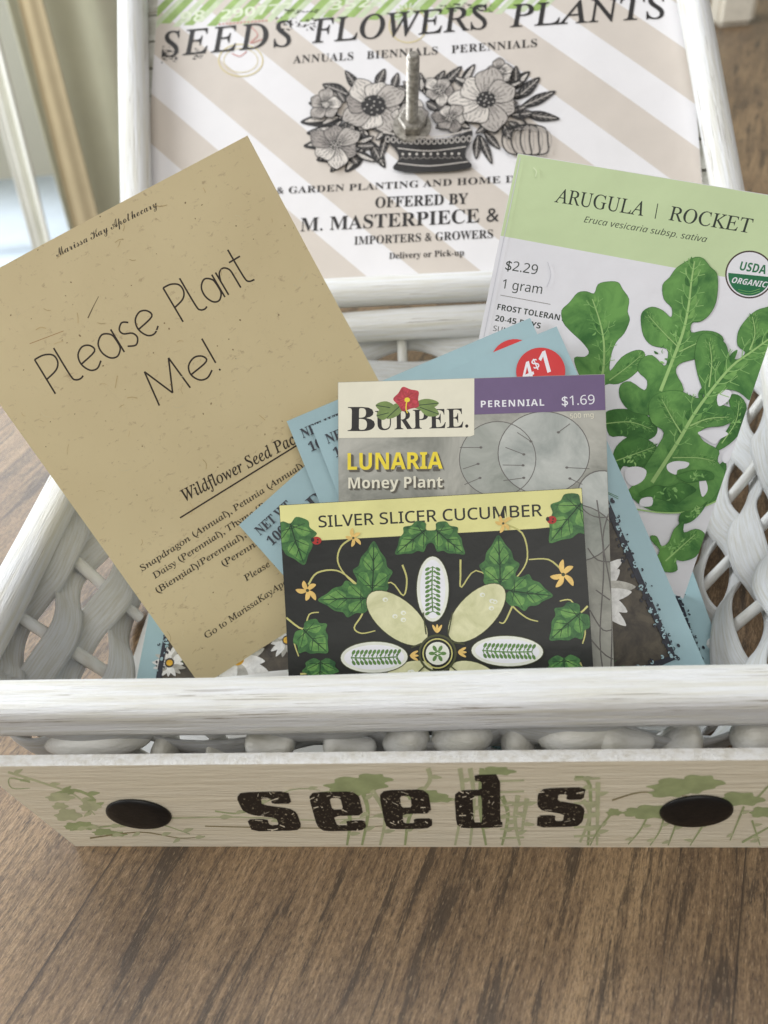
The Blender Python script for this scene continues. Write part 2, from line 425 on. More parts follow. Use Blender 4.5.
# rounded loops
def loop(corners, r, z):
    out = []; n = len(corners)
    for i in range(n):
        p = Vector((*corners[i], 0)); a = (Vector((*corners[i-1], 0))-p).normalized(); b = (Vector((*corners[(i+1) % n], 0))-p).normalized()
        s = p+a*r; e = p+b*r
        for k in range(7):
            t = k/6; q = s.lerp(p, t).lerp(p.lerp(e, t), t); out.append(Vector((q.x, q.y, z)))
        nx = Vector((*corners[(i+1) % n], 0)); e2 = nx-b*r
        for k in range(1, 40): q = e.lerp(e2, k/40); out.append(Vector((q.x, q.y, z)))
    return out
RIMZ = .0596
TOPC = [(-.150, .0118), (.128, .0128), (.183, .253), (-.150, .253)]
BOTC = [(-.124, .018), (.103, .019), (.150, .232), (-.126, .232)]
LT = loop(TOPC, .022, RIMZ-.006); LB = loop(BOTC, .024, .004)
NL = len(LT); S = [0]
for i in range(NL): S.append(S[-1]+(LT[(i+1) % NL]-LT[i]).length)
PER = S[-1]
def on_wall(s, f):
    s %= PER; lo = 0
    import bisect
    lo = min(NL-1, bisect.bisect_right(S, s)-1); t = (s-S[lo])/(S[lo+1]-S[lo])
    a = LB[lo].lerp(LT[lo], f); b = LB[(lo+1) % NL].lerp(LT[(lo+1) % NL], f)
    p = a.lerp(b, t); d = (b-a).normalized(); n = Vector((d.y, -d.x, 0)).normalized()
    return p, d, n
NS = 26; PIT = PER/NS
for k in range(NS):
    s = (k+.35)*PIT
    p, d, n = on_wall(s, 0); q, _, _ = on_wall(s, 1.02)
    bm = bmesh.new(); m = 10; A = []; ax = (q-p).normalized(); X = d; Y = ax.cross(X)
    for j in range(9):
        t = j/8; c = p.lerp(q, t)
        A.append([bm.verts.new(c+(X*math.cos(2*math.pi*i/m)*.0026+Y*math.sin(2*math.pi*i/m)*.0022)*(1+.08*math.sin(k+5*t))) for i in range(m)])
    for a, b in zip(A, A[1:]):
        for i in range(m): bm.faces.new((a[i], a[(i+1) % m], b[(i+1) % m], b[i]))
    link('stake', fin(bm, 'stake'), (M_GLOSS,), basket, True, Matrix.Identity(4))
def strand(k, f0, half, amp, ph):
    bm = bmesh.new(); uv = bm.loops.layers.uv.new('UVMap'); n = 760; prof = []
    m = 14
    for j in range(m):
        a = 2*math.pi*j/m; ca_, sa_ = math.cos(a), math.sin(a)
        rr = (abs(ca_)**2.6+abs(sa_)**2.6)**(-1/2.6)
        prof.append((ca_*rr*half, sa_*rr*.0011))
    rings = []
    for i in range(n):
        s = PER*i/n; c = math.cos(math.pi*(s/PIT-.35)+ph)
        f = f0+.022*math.sin(s*47+k*2.1)+.018*math.sin(s*131+k)
        p, d, nn = on_wall(s, f)
        upv = (on_wall(s, min(1, f+.1))[0]-on_wall(s, f-.1)[0]).normalized()
        off = amp*math.copysign(abs(c)**.8, c)
        tw_ = .15*math.sin(s*61+k*1.7)
        U_ = (upv*math.cos(tw_)+nn*math.sin(tw_)); N_ = (nn*math.cos(tw_)-upv*math.sin(tw_))
        hw = 1+.10*math.sin(s*83+k)
        rings.append(([bm.verts.new(p+nn*off+U_*(a*hw)+N_*(b+.0006*(1-(a/half)**2))) for a, b in prof], s))
    for i in range(n):
        a, s0 = rings[i]; b, s1 = rings[(i+1) % n]; s1 = s0+PER/n
        for j in range(m):
            fc = bm.faces.new((a[j], b[j], b[(j+1) % m], a[(j+1) % m]))
            for lp, (u_, v_) in zip(fc.loops, ((s0, j), (s1, j), (s1, j+1), (s0, j+1))): lp[uv].uv = (u_*22, v_/m)
    bmesh.ops.recalc_face_normals(bm, faces=bm.faces)
    link('weave_strand', fin(bm, 'weave_strand'), (M_STRAND,), basket, True, Matrix.Identity(4))
for k, (f0, hf) in enumerate(((.11, .0079), (.37, .0078), (.63, .0078), (.88, .0074))): strand(k, f0, hf, .0042, k*math.pi)
# rolled ends of the stakes that bulge out under the front rail
M_ROLL = painted_wood('glossy painted roll', base=(232, 232, 228), alt=(206, 204, 192), stretch=(.3, 1, 1), s=90, amt=.76, rough=.22)
for pa, pb, dz in ((30, 142, .0005), (140, 172, -.005), (205, 232, -.006), (252, 302, .001), (333, 386, -.002), (394, 442, -.001), (445, 507, .0), (516, 550, -.004), (553, 640, .001), (610, 668, -.001), (676, 716, -.004), (742, 800, -.001)):
    xr = -.1308+pa*.000317; L_ = (pb-pa)*.000317
    bm = bmesh.new(); bmesh.ops.create_uvsphere(bm, u_segments=28, v_segments=16, radius=1)
    a_r = random.uniform(-.16, .16); sd = random.random()*9
    for v in bm.verts:
        x, y, z = v.co; x_ = math.copysign(abs(x)**.75, x); k_ = 1+.22*math.sin(2.2*x+sd)
        x, y, z = x_*L_*.52, y*.0058*k_, z*.0054*k_+.0016*math.sin(2.0*x_+sd)
        v.co = (xr+L_/2+x*math.cos(a_r), .0100+y+.6*math.sin(sd)*.002+x*.08, .0410+dz+z+x*math.sin(a_r)*.6)
    link('rolled_end', fin(bm, 'rolled_end'), (M_ROLL,), basket, True, Matrix.Identity(4))
# rim rails
def V(c, z=RIMZ): return Vector((c[0], c[1], z))
rod('rim_rail', V((-.162, .0118)), V((.141, .0129)), .0078, .0078, M_ROD, basket, power=3.6)
rod('rim_rail', V((-.150, .2485)), V((-.150, .014)), .0072, .0078, M_ROD, basket)
rod('rim_rail', V((.1815, .2485)), V((.1290, .014)), .0072, .0078, M_ROD, basket)
rod('rim_rail', V((-.157, .253)), V((.191, .253)), .0072, .0082, M_ROD, basket)
# floor of the basket
bm = bmesh.new(); pts = LB[::3]
a = [bm.verts.new((p.x*.985, .125+(p.y-.125)*.985, .0018)) for p in pts]; b = [bm.verts.new((p.x*.985, .125+(p.y-.125)*.985, .0006)) for p in pts]
bm.faces.new(a); bm.faces.new(b[::-1])
for i in range(len(a)): bm.faces.new((a[i], b[i], b[(i+1) % len(a)], a[(i+1) % len(a)]))
bmesh.ops.recalc_face_normals(bm, faces=bm.faces)
link('basket_floor', fin(bm, 'basket_floor'), (M_STRAND,), basket, mw=Matrix.Identity(4))

# ---- front board
BK = ink('stamp black', (40, 34, 30), .55, .12, 200, worn=(206, 194, 166))
BG = ink('leaf green print', (170, 182, 134), .6, .16, 160); BG2 = ink('pale leaf print', (196, 200, 162), .6, .14, 160); BN = ink('twig print', (150, 138, 100), .6, .1, 100)
bd = Sheet(Vector((-.1345, -.0058, .0537)), Vector((1, 0, 0)), Vector((0, 0, -1)), .2627, .0537)
def sprig(pts, w, m, leaves=0, ls=6, mm=None, side=1):
    bd.stroke(pts, w, m, taper=(1.2, .5)); P = catmull(pts, False, 4)
    for i in range(leaves):
        p = P[int((i+1)*(len(P)-1)/(leaves+.5))]; a = random.uniform(-.9, .2)+(math.pi if (i % 2) else 0)
        bd.blob([(p[0]+math.cos(a)*r*ls+math.sin(a)*q*ls*.35, p[1]+math.sin(a)*r*ls*.6-math.cos(a)*q*ls*.3) for r, q in ((0, 0), (.5, .9), (1.1, .5), (1.5, 0), (1.0, -.6), (.4, -.8))], mm or m, 3)
def umbel(c, w, h, m):
    n = 15; pts = []
    for i in range(n):
        a = 2*math.pi*i/n+.2; r = (1, .80, .95, .66, .88)[i % 5]
        pts.append((c[0]+math.cos(a)*w*r, c[1]+math.sin(a)*h*r))
    bd.blob(pts, m, 3)
# leafy swirls at the left
sprig([(8, 772), (40, 782), (75, 795), (95, 815)], 2.2, BG2, 6, 8, BG2)
bd.up(); sprig([(30, 782), (10, 778), (12, 788), (30, 788)], 1.3, BG)
sprig([(52, 795), (75, 790), (95, 800), (88, 812)], 3, BG, 5, 9, BG); bd.up()
for (x, y, w, h) in ((60, 797, 16, 5), (68, 815, 15, 7), (90, 806, 12, 6), (84, 826, 14, 5), (104, 832, 13, 4), (72, 826, 9, 4), (118, 834, 10, 3), (60, 806, 9, 4)): umbel((x, y), w, h, random.choice((BG, BG2)))
bd.up()
sprig([(70, 830), (110, 826), (150, 822), (190, 834)], 1.4, BG, 7, 8, BG2)
sprig([(90, 838), (140, 832), (180, 838), (205, 836)], 1.2, BN, 5, 7, BG2)
# long horizontal twigs and stems along the middle
sprig([(170, 818), (240, 817), (330, 820), (420, 812)], 1.3, BG2, 3, 9, BG2); bd.up()
sprig([(205, 826), (320, 828), (420, 824)], 1.0, BN)
sprig([(215, 811), (245, 812), (290, 790), (320, 790)], 1.2, BG, 3, 7, BG2); bd.up()
for (x, y, w, h) in ((355, 785, 34, 9), (372, 779, 22, 6), (345, 792, 26, 5), (425, 795, 24, 6), (497, 771, 20, 5), (440, 799, 16, 4)): umbel((x, y), w, h, BG)
bd.up()
for pts in ([(362, 790), (368, 812), (362, 845)], [(372, 790), (385, 815), (380, 845)], [(345, 795), (350, 820), (347, 845)], [(428, 768), (430, 780), (420, 795), (412, 812)], [(425, 798), (410, 815), (405, 845)],
            [(460, 768), (463, 800), (455, 845)], [(470, 768), (474, 800), (470, 845)], [(482, 768), (480, 806), (486, 845)], [(502, 796), (508, 815), (502, 845)], [(518, 795), (515, 820), (520, 845)],
            [(575, 778), (590, 785), (588, 845)], [(598, 782), (597, 845)], [(583, 800), (590, 815), (580, 842)], [(527, 798), (522, 830)]): sprig(pts, 4.2, random.choice((BG2, BG)), 3, 8, BG2)
bd.up()
for y in (779, 790, 803, 815, 827, 836): bd.stroke([(574, y), (600, y-1)], 2.2, BG2); bd.stroke([(500, y+2), (524, y+1)], 1.8, BG2)
sprig([(612, 800), (640, 792), (668, 794), (690, 796)], 1.3, BN); bd.up()
for (x, y, w, h) in ((680, 786, 36, 9), (700, 782, 26, 8), (668, 792, 22, 6), (740, 799, 26, 8), (652, 812, 24, 8), (636, 812, 16, 5), (762, 812, 14, 6), (614, 812, 9, 4)): umbel((x, y), w, h, BG)
bd.up()
for pts in ([(648, 815), (640, 830), (628, 844)], [(665, 812), (660, 830), (650, 845)], [(676, 824), (668, 845)], [(705, 822), (690, 845)], [(744, 806), (730, 840)], [(755, 800), (775, 780), (800, 768)], [(752, 820), (760, 845)], [(742, 842), (790, 815)], [(610, 815), (598, 830), (590, 845)]): sprig(pts, 1.8, BG, 2, 6, BG2)
bd.up(3)
# heavy stamped word
BLOCK = {'e': ([(.12, .0), (.88, 0), (1, .1), (1, .27), (.62, .27), (.62, .15), (.40, .15), (.40, .40), (1, .40), (1, .86), (.88, 1), (.12, 1), (0, .88), (0, .12)], [(.40, .56), (.62, .56), (.62, .85), (.40, .85)]),
         'd': ([(.12, 0), (1.06, 0), (1.06, .14), (1, .16), (1, 1.36), (.46, 1.36), (.46, 1.22), (.60, 1.20), (.60, 1.0), (.12, 1.0), (0, .88), (0, .12)], [(.40, .15), (.60, .15), (.60, .85), (.40, .85)]),
         's': ([(.02, 0), (.88, 0), (1, .12), (1, .46), (.88, .58), (.42, .68), (.42, .84), (.60, .84), (.60, .70), (.96, .70), (.96, 1), (.12, 1), (0, .88), (0, .56), (.12, .44), (.58, .34), (.58, .16), (.40, .16), (.40, .32), (.02, .32)], None)}
def chaikin(P, k=.16):
    out = []
    for i in range(len(P)):
        a, b = P[i], P[(i+1) % len(P)]
        out += [(a[0]*(1-k)+b[0]*k, a[1]*(1-k)+b[1]*k), (a[0]*k+b[0]*(1-k), a[1]*k+b[1]*(1-k))]
    return out
for ch, b0, b1, t0 in (('s', (251, 831), (303, 830), (242, 792)), ('e', (319, 831), (367, 830), (308, 792)), ('e', (386, 829), (433, 828), (379, 790)), ('d', (457, 828), (500, 827), (455, 790)), ('s', (536, 827), (582, 826), (538, 788))):
    A = bd.tr(b0); B = bd.tr(b1); T_ = bd.tr(t0); hgt = abs(T_[1]-A[1]); wid = B[0]-A[0]
    mp_ = lambda L_: [(A[0]+x*wid+random.uniform(-.00012, .00012), A[1]+(B[1]-A[1])*x-y*hgt) for x, y in chaikin(L_)]
    o_, h_ = BLOCK[ch]; bd.holed(mp_(o_), mp_(h_) if h_ else None, BK)
# scratches worn into the stamp
for _ in range(90):
    x = random.uniform(242, 590); y = random.uniform(788, 832); bd.stroke([(x, y), (x+random.uniform(-2, 8), y+random.uniform(-3, 3))], random.uniform(.3, 1.1), M_BOARD, False)
SK = [(0, 0), (bd.W, 0), (bd.W-.0086, bd.H), (.014, bd.H)]
bd.trap = SK
bo = bd.build('front_board', M_BOARD, M_EDGE, th=.0040, parent=basket)
# knobs on the board
M_KNOB = ink('black knob', (18, 17, 18), .42, .2, 120, bump=.15)
for px, py in ((139, 813), (696, 810)):
    u, v = bd.tr((px, py)); c = bd.o+bd.U*u+bd.D*v
    bm = bmesh.new(); prof = [(0, .0017), (.0060, .00165), (.0098, .0014), (.0110, .0009), (.0112, .0003), (.0108, .00005)]
    n = 40; rg = []
    for r, z in prof:
        rg.append([bm.verts.new((0, 0, z))] if r == 0 else [bm.verts.new((r*math.cos(2*math.pi*i/n), r*.86*math.sin(2*math.pi*i/n), z)) for i in range(n)])
    for i in range(n): bm.faces.new((rg[0][0], rg[1][i], rg[1][(i+1) % n]))
    for a, b in zip(rg[1:], rg[2:]):
        for i in range(n): bm.faces.new((a[i], b[i], b[(i+1) % n], a[(i+1) % n]))
    mwk = Matrix((bd.U, -bd.D, bd.N)).transposed().to_4x4(); mwk.translation = c
    link('knob', fin(bm, 'knob'), (M_KNOB,), bo, True, mwk)

# ------------------------------------------------------------------ lid
LO = Vector((-.03554, .2630, .0735)); LU = Vector((.99956, -.02961, 0)).normalized(); LD = Vector((.02364, .79816, .60198)).normalized(); LN = LU.cross(LD).normalized()
def LP(a, b, h=0): return LO+LU*a+LD*b+LN*h
lmw = Matrix((LU, LD, LN)).transposed().to_4x4(); lmw.translation = LO
M_SLAT = painted_wood('lid slat paint', base=(206, 205, 196), alt=(180, 178, 165), mark=(140, 128, 104), stretch=(.15, 1, 1), s=140, amt=.62)
bm = bmesh.new()
def addbox(bm, lo, hi):
    r = bmesh.ops.create_cube(bm, size=1)
    for v in r['verts']: v.co = Vector([(lo[i]+hi[i])/2+v.co[i]*(hi[i]-lo[i]) for i in range(3)])
addbox(bm, (-.125, .004, -.0085), (.196, .242, -.0065))
for k in range(13):
    w = .0004*math.sin(k*5)
    addbox(bm, (-.128, .008+k*.0183, -.006+w), (.199, .0248+k*.0183, -.0022+w))
lid = link('lid', fin(bm, 'lid'), (M_SLAT,), basket, False, lmw)
rod('lid_rail', LP(-.1130, .004, .008), LP(-.1345, .252, .008), .0080, .0085, M_ROD, lid, up=LN, power=2.8)
rod('lid_rail', LP(.2015, .004, .007), LP(.1815, .252, .007), .0072, .0088, M_ROD, lid, up=LN, power=2.6)
rod('lid_rail', LP(-.122, .0005, .002), LP(.209, .0005, .002), .0072, .0075, M_ROD, lid, up=LN, power=2.8)
rod('lid_rail', LP(-.142, .250, .004), LP(.190, .250, .004), .0080, .0080, M_ROD, lid, up=LN)
# printed sheet on the lid
PB = ink('sheet beige', (205, 196, 187), .55, .03, 40, bump=.05); PW = ink('sheet white', (226, 224, 226), .55, .02, 40, bump=.05); BLK = ink('print black', (44, 42, 42), .6, .25, 700)
GR1 = ink('print green', (150, 178, 104), .6, .14, 200); GR2 = ink('print pale green', (196, 208, 176), .6, .1, 200); GW2 = ink('faded digit ink', (216, 224, 200), .6); GW = ink('print off white', (232, 232, 222), .6)
sh = Sheet(LP(-.1178, .246, -.0012), LU, -LD, .3068, .2392)
# diagonal stripes (slope measured on the sheet)
a_ = sh.tr((529, 25)); b_2 = sh.tr((699, 145)); dx, dy = b_2[0]-a_[0], b_2[1]-a_[1]; L_ = math.hypot(dx, dy); dx /= L_; dy /= L_; nx, ny = -dy, dx
c_ = sh.tr((690, 53)); e_ = sh.tr((690, 143)); per = abs((e_[0]-c_[0])*nx+(e_[1]-c_[1])*ny)
off0 = (c_[0]*nx+c_[1]*ny)
for k in range(-5, 8):
    o0 = off0+k*per; 
    q = lambda s_, o_: (dx*s_+nx*o_, dy*s_+ny*o_)
    sh.poly([q(-.5, o0), q(.6, o0), q(.6, o0+per*.54), q(-.5, o0+per*.54)], PB, tr=False)
sh.up(2)
# green stripe corner at the top left
for i in range(36):
    x = 138+i*11.5; m = (GR1, GR2)[i % 2]; wd = (9.5, 7.0)[i % 2]; y1 = 27-(x-150)*.045+2.5*math.sin(i*2.3)
    sh.poly([(x, y1), (x+wd, y1), (x+wd+70, y1-70), (x+70, y1-70)], m)
sh.up(2)
sh.text('98', 'sb', (180, 24), (205, 22), 11, GW2); sh.text('290777', 'sb', (221, 20), (292, 12), 9, GW2); sh.text('3529', 'sb', (330, 10), (385, 5), 9, GW2)
sh.up()
# grubby black and red stamps round the heading
for cx, cy, rx, ry, n, m in ((170, 55, 9, 8, 34, BLK), (196, 55, 5, 6, 14, BLK), (294, 24, 20, 6, 46, BLK), (465, 7, 26, 4, 40, BLK), (300, 12, 16, 2, 20, BLK)):
    for _ in range(n):
        x = cx+random.uniform(-rx, rx); y = cy+random.uniform(-ry, ry); sh.stroke([(x, y), (x+random.uniform(1, 4), y+random.uniform(-1, 1))], random.uniform(.4, 1.5), m, False)
RD = ink('faded red ink', (196, 120, 112), .6); YL = ink('faded gold ink', (208, 194, 140), .6); FG = ink('faded black ink', (120, 116, 112), .6)
sh.ring((241, 61), 22, 1.1, YL, ry=16); sh.ring((241, 61), 17, .6, YL, ry=12); sh.ring((408, 25), 19, 1, YL, ry=17)
for i in range(14): sh.stroke([(219+i*3.6, 25.5-i*.3), (221+i*3.6, 25-i*.3)], 1.3, RD, False)
sh.stroke([(252, 28), (258, 36), (250, 44), (262, 40)], .8, RD); sh.stroke([(232, 54), (240, 57), (247, 52)], .8, RD)
for i in range(9):
    a = 2.4+i*.42; sh.ell((408+math.cos(a)*11, 15+math.sin(a)*10), 3.2, 1.5, GR2, a)
sh.up(2)
sh.text('SEEDS', 'i', (162, 58), (291, 46), 25, BLK, off=.008, space=1.1, un=.14)
sh.text('FLOWERS', 'i', (312, 43), (487, 28), 24, BLK, off=.008, un=.14)
sh.text('PLANTS', 'i', (510, 27), (664, 19), 23, BLK, off=.008, un=.14)
sh.text('ANNUALS   BIENNIALS   PERENNIALS', 'b', (293, 63.5), (537, 47), 7.6, BLK, space=1.1)
sh.text('& GARDEN PLANTING AND HOME DECOR', 'b', (276, 193.5), (556, 181), 6.6, BLK, space=1.05)
sh.text('OFFERED BY', 'b', (375, 207.5), (468, 204), 10.5, BLK, off=.004)
sh.text('M. MASTERPIECE & CO.', 'b', (300, 231), (541, 220), 13.5, BLK, off=0)
sh.text('IMPORTERS & GROWERS', 'b', (354, 244.5), (493, 238.5), 8.2, BLK)
sh.text('Delivery or Pick-up', 'b', (389, 259), (464, 256), 6.2, BLK, off=.0)
sh.up(2)
# engraved basket of flowers
GRY = ink('engraving grey', (150, 143, 138), .6, .2, 500); PAL = ink('engraving pale', (206, 199, 192), .6, .1, 300)
PA2 = ink('engraving shade', (176, 169, 163), .6, .2, 500)
def petal(c, a, L, w, fill=None, hatch=7):
    fill = fill or random.choice((PAL, PA2, PA2, GRY))
    ca_, sa_ = math.cos(a), math.sin(a)
    def g(r, q): return (c[0]+ca_*r*L-sa_*q*w, c[1]+(sa_*r*L+ca_*q*w)*.86)
    pts = [g(0, 0), g(.35, .8), (g(.75, 1)), g(1.05, .35), g(.98, -.2), g(.75, -1), g(.35, -.75)]
    sh.blob(pts, fill, 4); sh.stroke(pts+[pts[0]], .9, BLK)
    for i in range(hatch):
        q = (i/(hatch-1)-.5)*1.1
        sh.stroke([g(.12, q*.3), g(.3, q*.7), g(.50+.22*(i % 2), q)], .6, BLK)
    for i in range(4): q = (i/3-.5)*1.2; sh.stroke([g(.98, q*.5), g(.78, q)], .5, BLK, False)
def flower(c, r, n, rot=0, core=.3):
    for i in range(n): petal(c, rot+2*math.pi*i/n, r*(.9+.2*(i % 2)), r*.42)
    sh.up(); sh.ell(c, r*core, r*core*.85, BLK)
    sh.up()
    for i in range(14):
        a = i*2.4; rr = r*core*math.sqrt(i/14); sh.ell((c[0]+math.cos(a)*rr, c[1]+math.sin(a)*rr*.85), .8, .7, PAL, n=6)
    sh.up()
def eleaf(a, b, w, dark=True):
    dx_, dy_ = b[0]-a[0], b[1]-a[1]; L = math.hypot(dx_, dy_); ux, uy = dx_/L, dy_/L
    g = lambda t, q: (a[0]+dx_*t-uy*w*q, a[1]+dy_*t+ux*w*q)
    sh.blob([g(0, 0), g(.3, .8), g(.6, .85), g(1, 0), g(.6, -.8), g(.3, -.7)], BLK, 4)
    sh.z += .00001
    if dark:
        sh.stroke([g(.1, 0), g(.5, .05), g(.9, 0)], .7, PAL)
        for t in (.25, .4, .55, .7): sh.stroke([g(t, .05), g(t+.12, .5)], .5, GRY); sh.stroke([g(t, -.05), g(t+.12, -.5)], .5, GRY)
    else:
        sh.blob([g(.08, .1), g(.35, .55), g(.6, .55), g(.9, 0), g(.5, -.1)], PAL, 4); sh.z += .00001
        for t in (.2, .35, .5, .65): sh.stroke([g(t, .05), g(t+.15, .5)], .5, BLK)
    sh.z += .00001
for a, b, w, d in (((345, 118), (300, 122), 8, 0), ((340, 105), (308, 103), 6, 0), ((350, 95), (322, 84), 7, 1), ((360, 92), (345, 70), 6, 1), ((375, 88), (385, 68), 6, 1), ((345, 130), (306, 133), 7, 0), ((350, 140), (303, 146), 8, 0), ((352, 150), (316, 160), 8, 1), ((365, 148), (345, 172), 8, 0), ((370, 140), (385, 168), 7, 1), ((355, 145), (330, 172), 7, 1), ((388, 130), (380, 160), 5, 1), ((392, 90), (398, 72), 5, 1), ((425, 95), (420, 72), 5, 1), ((430, 92), (445, 70), 6, 1), ((440, 88), (462, 66), 6, 1), ((460, 84), (475, 64), 5, 0),
                   ((505, 92), (530, 72), 7, 0), ((515, 100), (540, 78), 7, 1), ((520, 108), (556, 92), 6, 1), ((522, 114), (560, 120), 6, 1), ((515, 90), (516, 66), 6, 1), ((478, 135), (476, 160), 5, 1), ((480, 135), (492, 165), 5, 1), ((484, 132), (500, 150), 5, 1), ((452, 110), (438, 88), 6, 0), ((445, 118), (430, 98), 6, 0), ((447, 112), (462, 92), 5, 1)): eleaf(a, b, w, d)
sh.up(2)
for cx, cy, n, r0, r1 in ((350, 112, 16, 12, 34), (346, 146, 12, 10, 30), (420, 98, 14, 8, 26), (486, 96, 18, 14, 36), (455, 118, 10, 6, 22), (392, 128, 10, 6, 22), (500, 118, 10, 10, 28)):
    for i in range(n):
        a = 6.283*i/n+random.uniform(-.2, .2); r = r1*random.uniform(.75, 1.1)
        if cy+math.sin(a)*r < 66 or cy+math.sin(a)*r > 172: continue
        eleaf((cx+math.cos(a)*r0, cy+math.sin(a)*r0*.85), (cx+math.cos(a)*r*1.15, cy+math.sin(a)*r*.85), random.uniform(3.5, 6), random.random() < .6)
sh.up(2)
flower((336, 146), 24, 6, .4, .22); flower((326, 106), 17, 5, 1.0, .2)
flower((374, 107), 30, 8, .2, .42); flower((412, 118), 18, 7, .5, .3); flower((440, 92), 16, 5, .1, .3); flower((500, 74), 14, 5, .8, .25)
flower((486, 102), 33, 7, .35, .3); flower((450, 120), 16, 6, .1, .3)
# pumpkin-like pod
for i in range(6):
    x = 507+i*7.5; sh.stroke([(528, 127), (x, 131), (x-1+(i-2.5)*1.6, 144), (x+2, 156), (528, 158)], 1.5, BLK)
    sh.stroke([(527, 130), (x+3, 134), (x+3+(i-2.5)*1.4, 144), (x+4, 153)], .8, GRY)
sh.stroke([(527, 128), (520, 118), (517, 108)], 2.4, BLK)
sh.up(2)
# the vase
vase = [(382, 134), (400, 139), (430, 141), (455, 139), (472, 132), (470, 145), (466, 152), (466, 160), (472, 169), (455, 173), (430, 174), (405, 174), (393, 170), (399, 161), (396, 152), (390, 146)]
sh.blob(vase, BLK, 3); sh.up()
for i in range(15):
    x = 388+i*5.8; y = 141+2.5*math.sin(math.pi*i/14); sh.ring((x, y), 2.2, .8, PAL, 8, ry=2.8)
for i in range(9):
    x = 403+i*7; sh.ell((x, 156), 1.3, 1.3, PAL, n=6); sh.stroke([(x-3, 161), (x, 159), (x+3, 161)], .6, GRY)
sh.stroke([(398, 150), (430, 153), (466, 149)], .9, PAL); sh.stroke([(398, 165), (430, 168), (468, 164)], .9, PAL); sh.stroke([(383, 134), (430, 139.5), (472, 132)], 1.2, PAL)
sh.build('printed_sheet', PW, GW, th=.0004, parent=lid, bend=lambda u, v: .0006*math.sin(7*u+3*v), grid=(10, 8))

# bolt, nut and washer through the lid
M_STEEL, t = newmat('galvanised steel', .5); t.b.inputs['Metallic'].default_value = 1
t.link(t.ramp(t.noise(t.coords(), 500, 4), [(.35, rgb((150, 146, 138))), (.7, rgb((205, 200, 192)))]), t.b.inputs['Base Color'])
bu, bv = sh.tr((412, 127)); bc = sh.o+sh.U*bu+sh.D*bv+LN*.0006
bz = (LN+LU*.10).normalized(); bx = LU; by = bz.cross(bx).normalized(); bx = by.cross(bz)
bmw = Matrix((bx, by, bz)).transposed().to_4x4(); bmw.translation = bc
def lathe(prof, n=32, hexa=None):
    bm = bmesh.new(); rg = []
    for r, z in prof: rg.append([bm.verts.new((r*math.cos(2*math.pi*i/n), r*math.sin(2*math.pi*i/n), z)) for i in range(n)])
    for a, b in zip(rg, rg[1:]):
        for i in range(n): bm.faces.new((a[i], b[i], b[(i+1) % n], a[(i+1) % n]))
    bm.faces.new(rg[0]); bm.faces.new(rg[-1][::-1]); bmesh.ops.recalc_face_normals(bm, faces=bm.faces); return bm
pr = [(.0032, 0)]
for i in range(56): pr += [(.0033, .008+i*.00078), (.0029, .0084+i*.00078)]
pr += [(.0028, .0525), (.0020, .0535)]
link('bolt', fin(lathe(pr, 28), 'bolt'), (M_STEEL,), lid, False, bmw)
link('washer', fin(lathe([(.0105, 0), (.0108, .0004), (.0105, .0013), (.0060, .0014), (.0036, .0014)], 40), 'washer'), (M_STEEL,), lid, False, bmw)
link('nut', fin(lathe([(.0074, .0016), (.0078, .0022), (.0078, .0066), (.0070, .0074), (.0037, .0074)], 6), 'nut'), (M_STEEL,), lid, False, bmw)

# ------------------------------------------------------------------ seed packets
P_C = (-0.0431,0.0812,0.0835,0.7546,-0.0419,0.0446,0.1079,0.0870)
P_L = (-0.0213,0.1180,0.1113,0.8045,0.0480,-0.0552,0.0978,0.1330)
P_B1 = (-0.0336,0.1147,0.0941,0.8318,0.0471,0.3137,0.1012,0.1410)
P_B0 = (-0.0443,0.1207,0.0929,0.8043,0.0406,0.3295,0.1029,0.1345)
P_B3 = (-0.0655,0.0951,0.0620,0.8002,0.1049,0.6272,0.0800,0.1030)
P_K = (-0.1578,0.1115,0.1552,0.4612,0.4082,0.2547,0.1277,0.1748)
P_A = (0.0488,0.1781,0.1681,0.4301,-0.2506,-0.1443,0.1052,0.1651)
P_B4 = (0.0066,0.1801,0.0427,1.3000,-0.0000,0.1169,0.1000,0.1420)
P_B5 = (-0.0971,0.1876,0.0848,1.0500,0.1000,-0.1903,0.0780,0.1500)
GRP = 'seed packets standing in the basket'
PAPER = ink('paper back', (214, 212, 200), .6)
WHITE = ink('packet white', (232, 232, 238), .42, .03, 50)

# ---- cucumber packet
s = packet_sheet(P_C)
YH = ink('pale yellow', (224, 220, 150), .42, .05, 60); DK = ink('near black', (30, 32, 30), .42, .15, 60)
def leafmat(name, a, b, scale=260):
    if name in MATS: return MATS[name]
    m, t = newmat(name, .42, .4); f = t.noise(t.coords(), scale, 5, .65, .6)
    t.link(t.ramp(f, [(.34, rgb(a)), (.64, rgb(b))]), t.b.inputs['Base Color']); return m
LF = leafmat('printed leaf', (34, 78, 44), (78, 128, 66)); LFL = leafmat('printed leaf light', (62, 116, 58), (116, 162, 84)); VEIN = ink('vein dark', (22, 52, 28), .45)
CUK = leafmat('cucumber skin', (196, 196, 150), (222, 220, 180), 120); SLC = ink('cucumber slice', (226, 228, 216), .42); SEED = ink('seed green', (92, 130, 68), .42, .2, 300)
VIN = ink('vine print', (196, 192, 120), .42); ORG = ink('petal orange', (226, 190, 112), .42, .16, 300); RED = ink('ladybird red', (170, 42, 36), .42); OLV = ink('olive ring', (70, 74, 44), .42)
s.poly([(0, 0), (s.W, 0), (s.W, s.H), (0, s.H)], DK, tr=False); s.up()
s.T = (270, 480, 2.259)
s.poly([(0, 0), (768, -20), (768, 95), (704, 100), (600, 110), (30, 141), (0, 143)], YH); s.up()
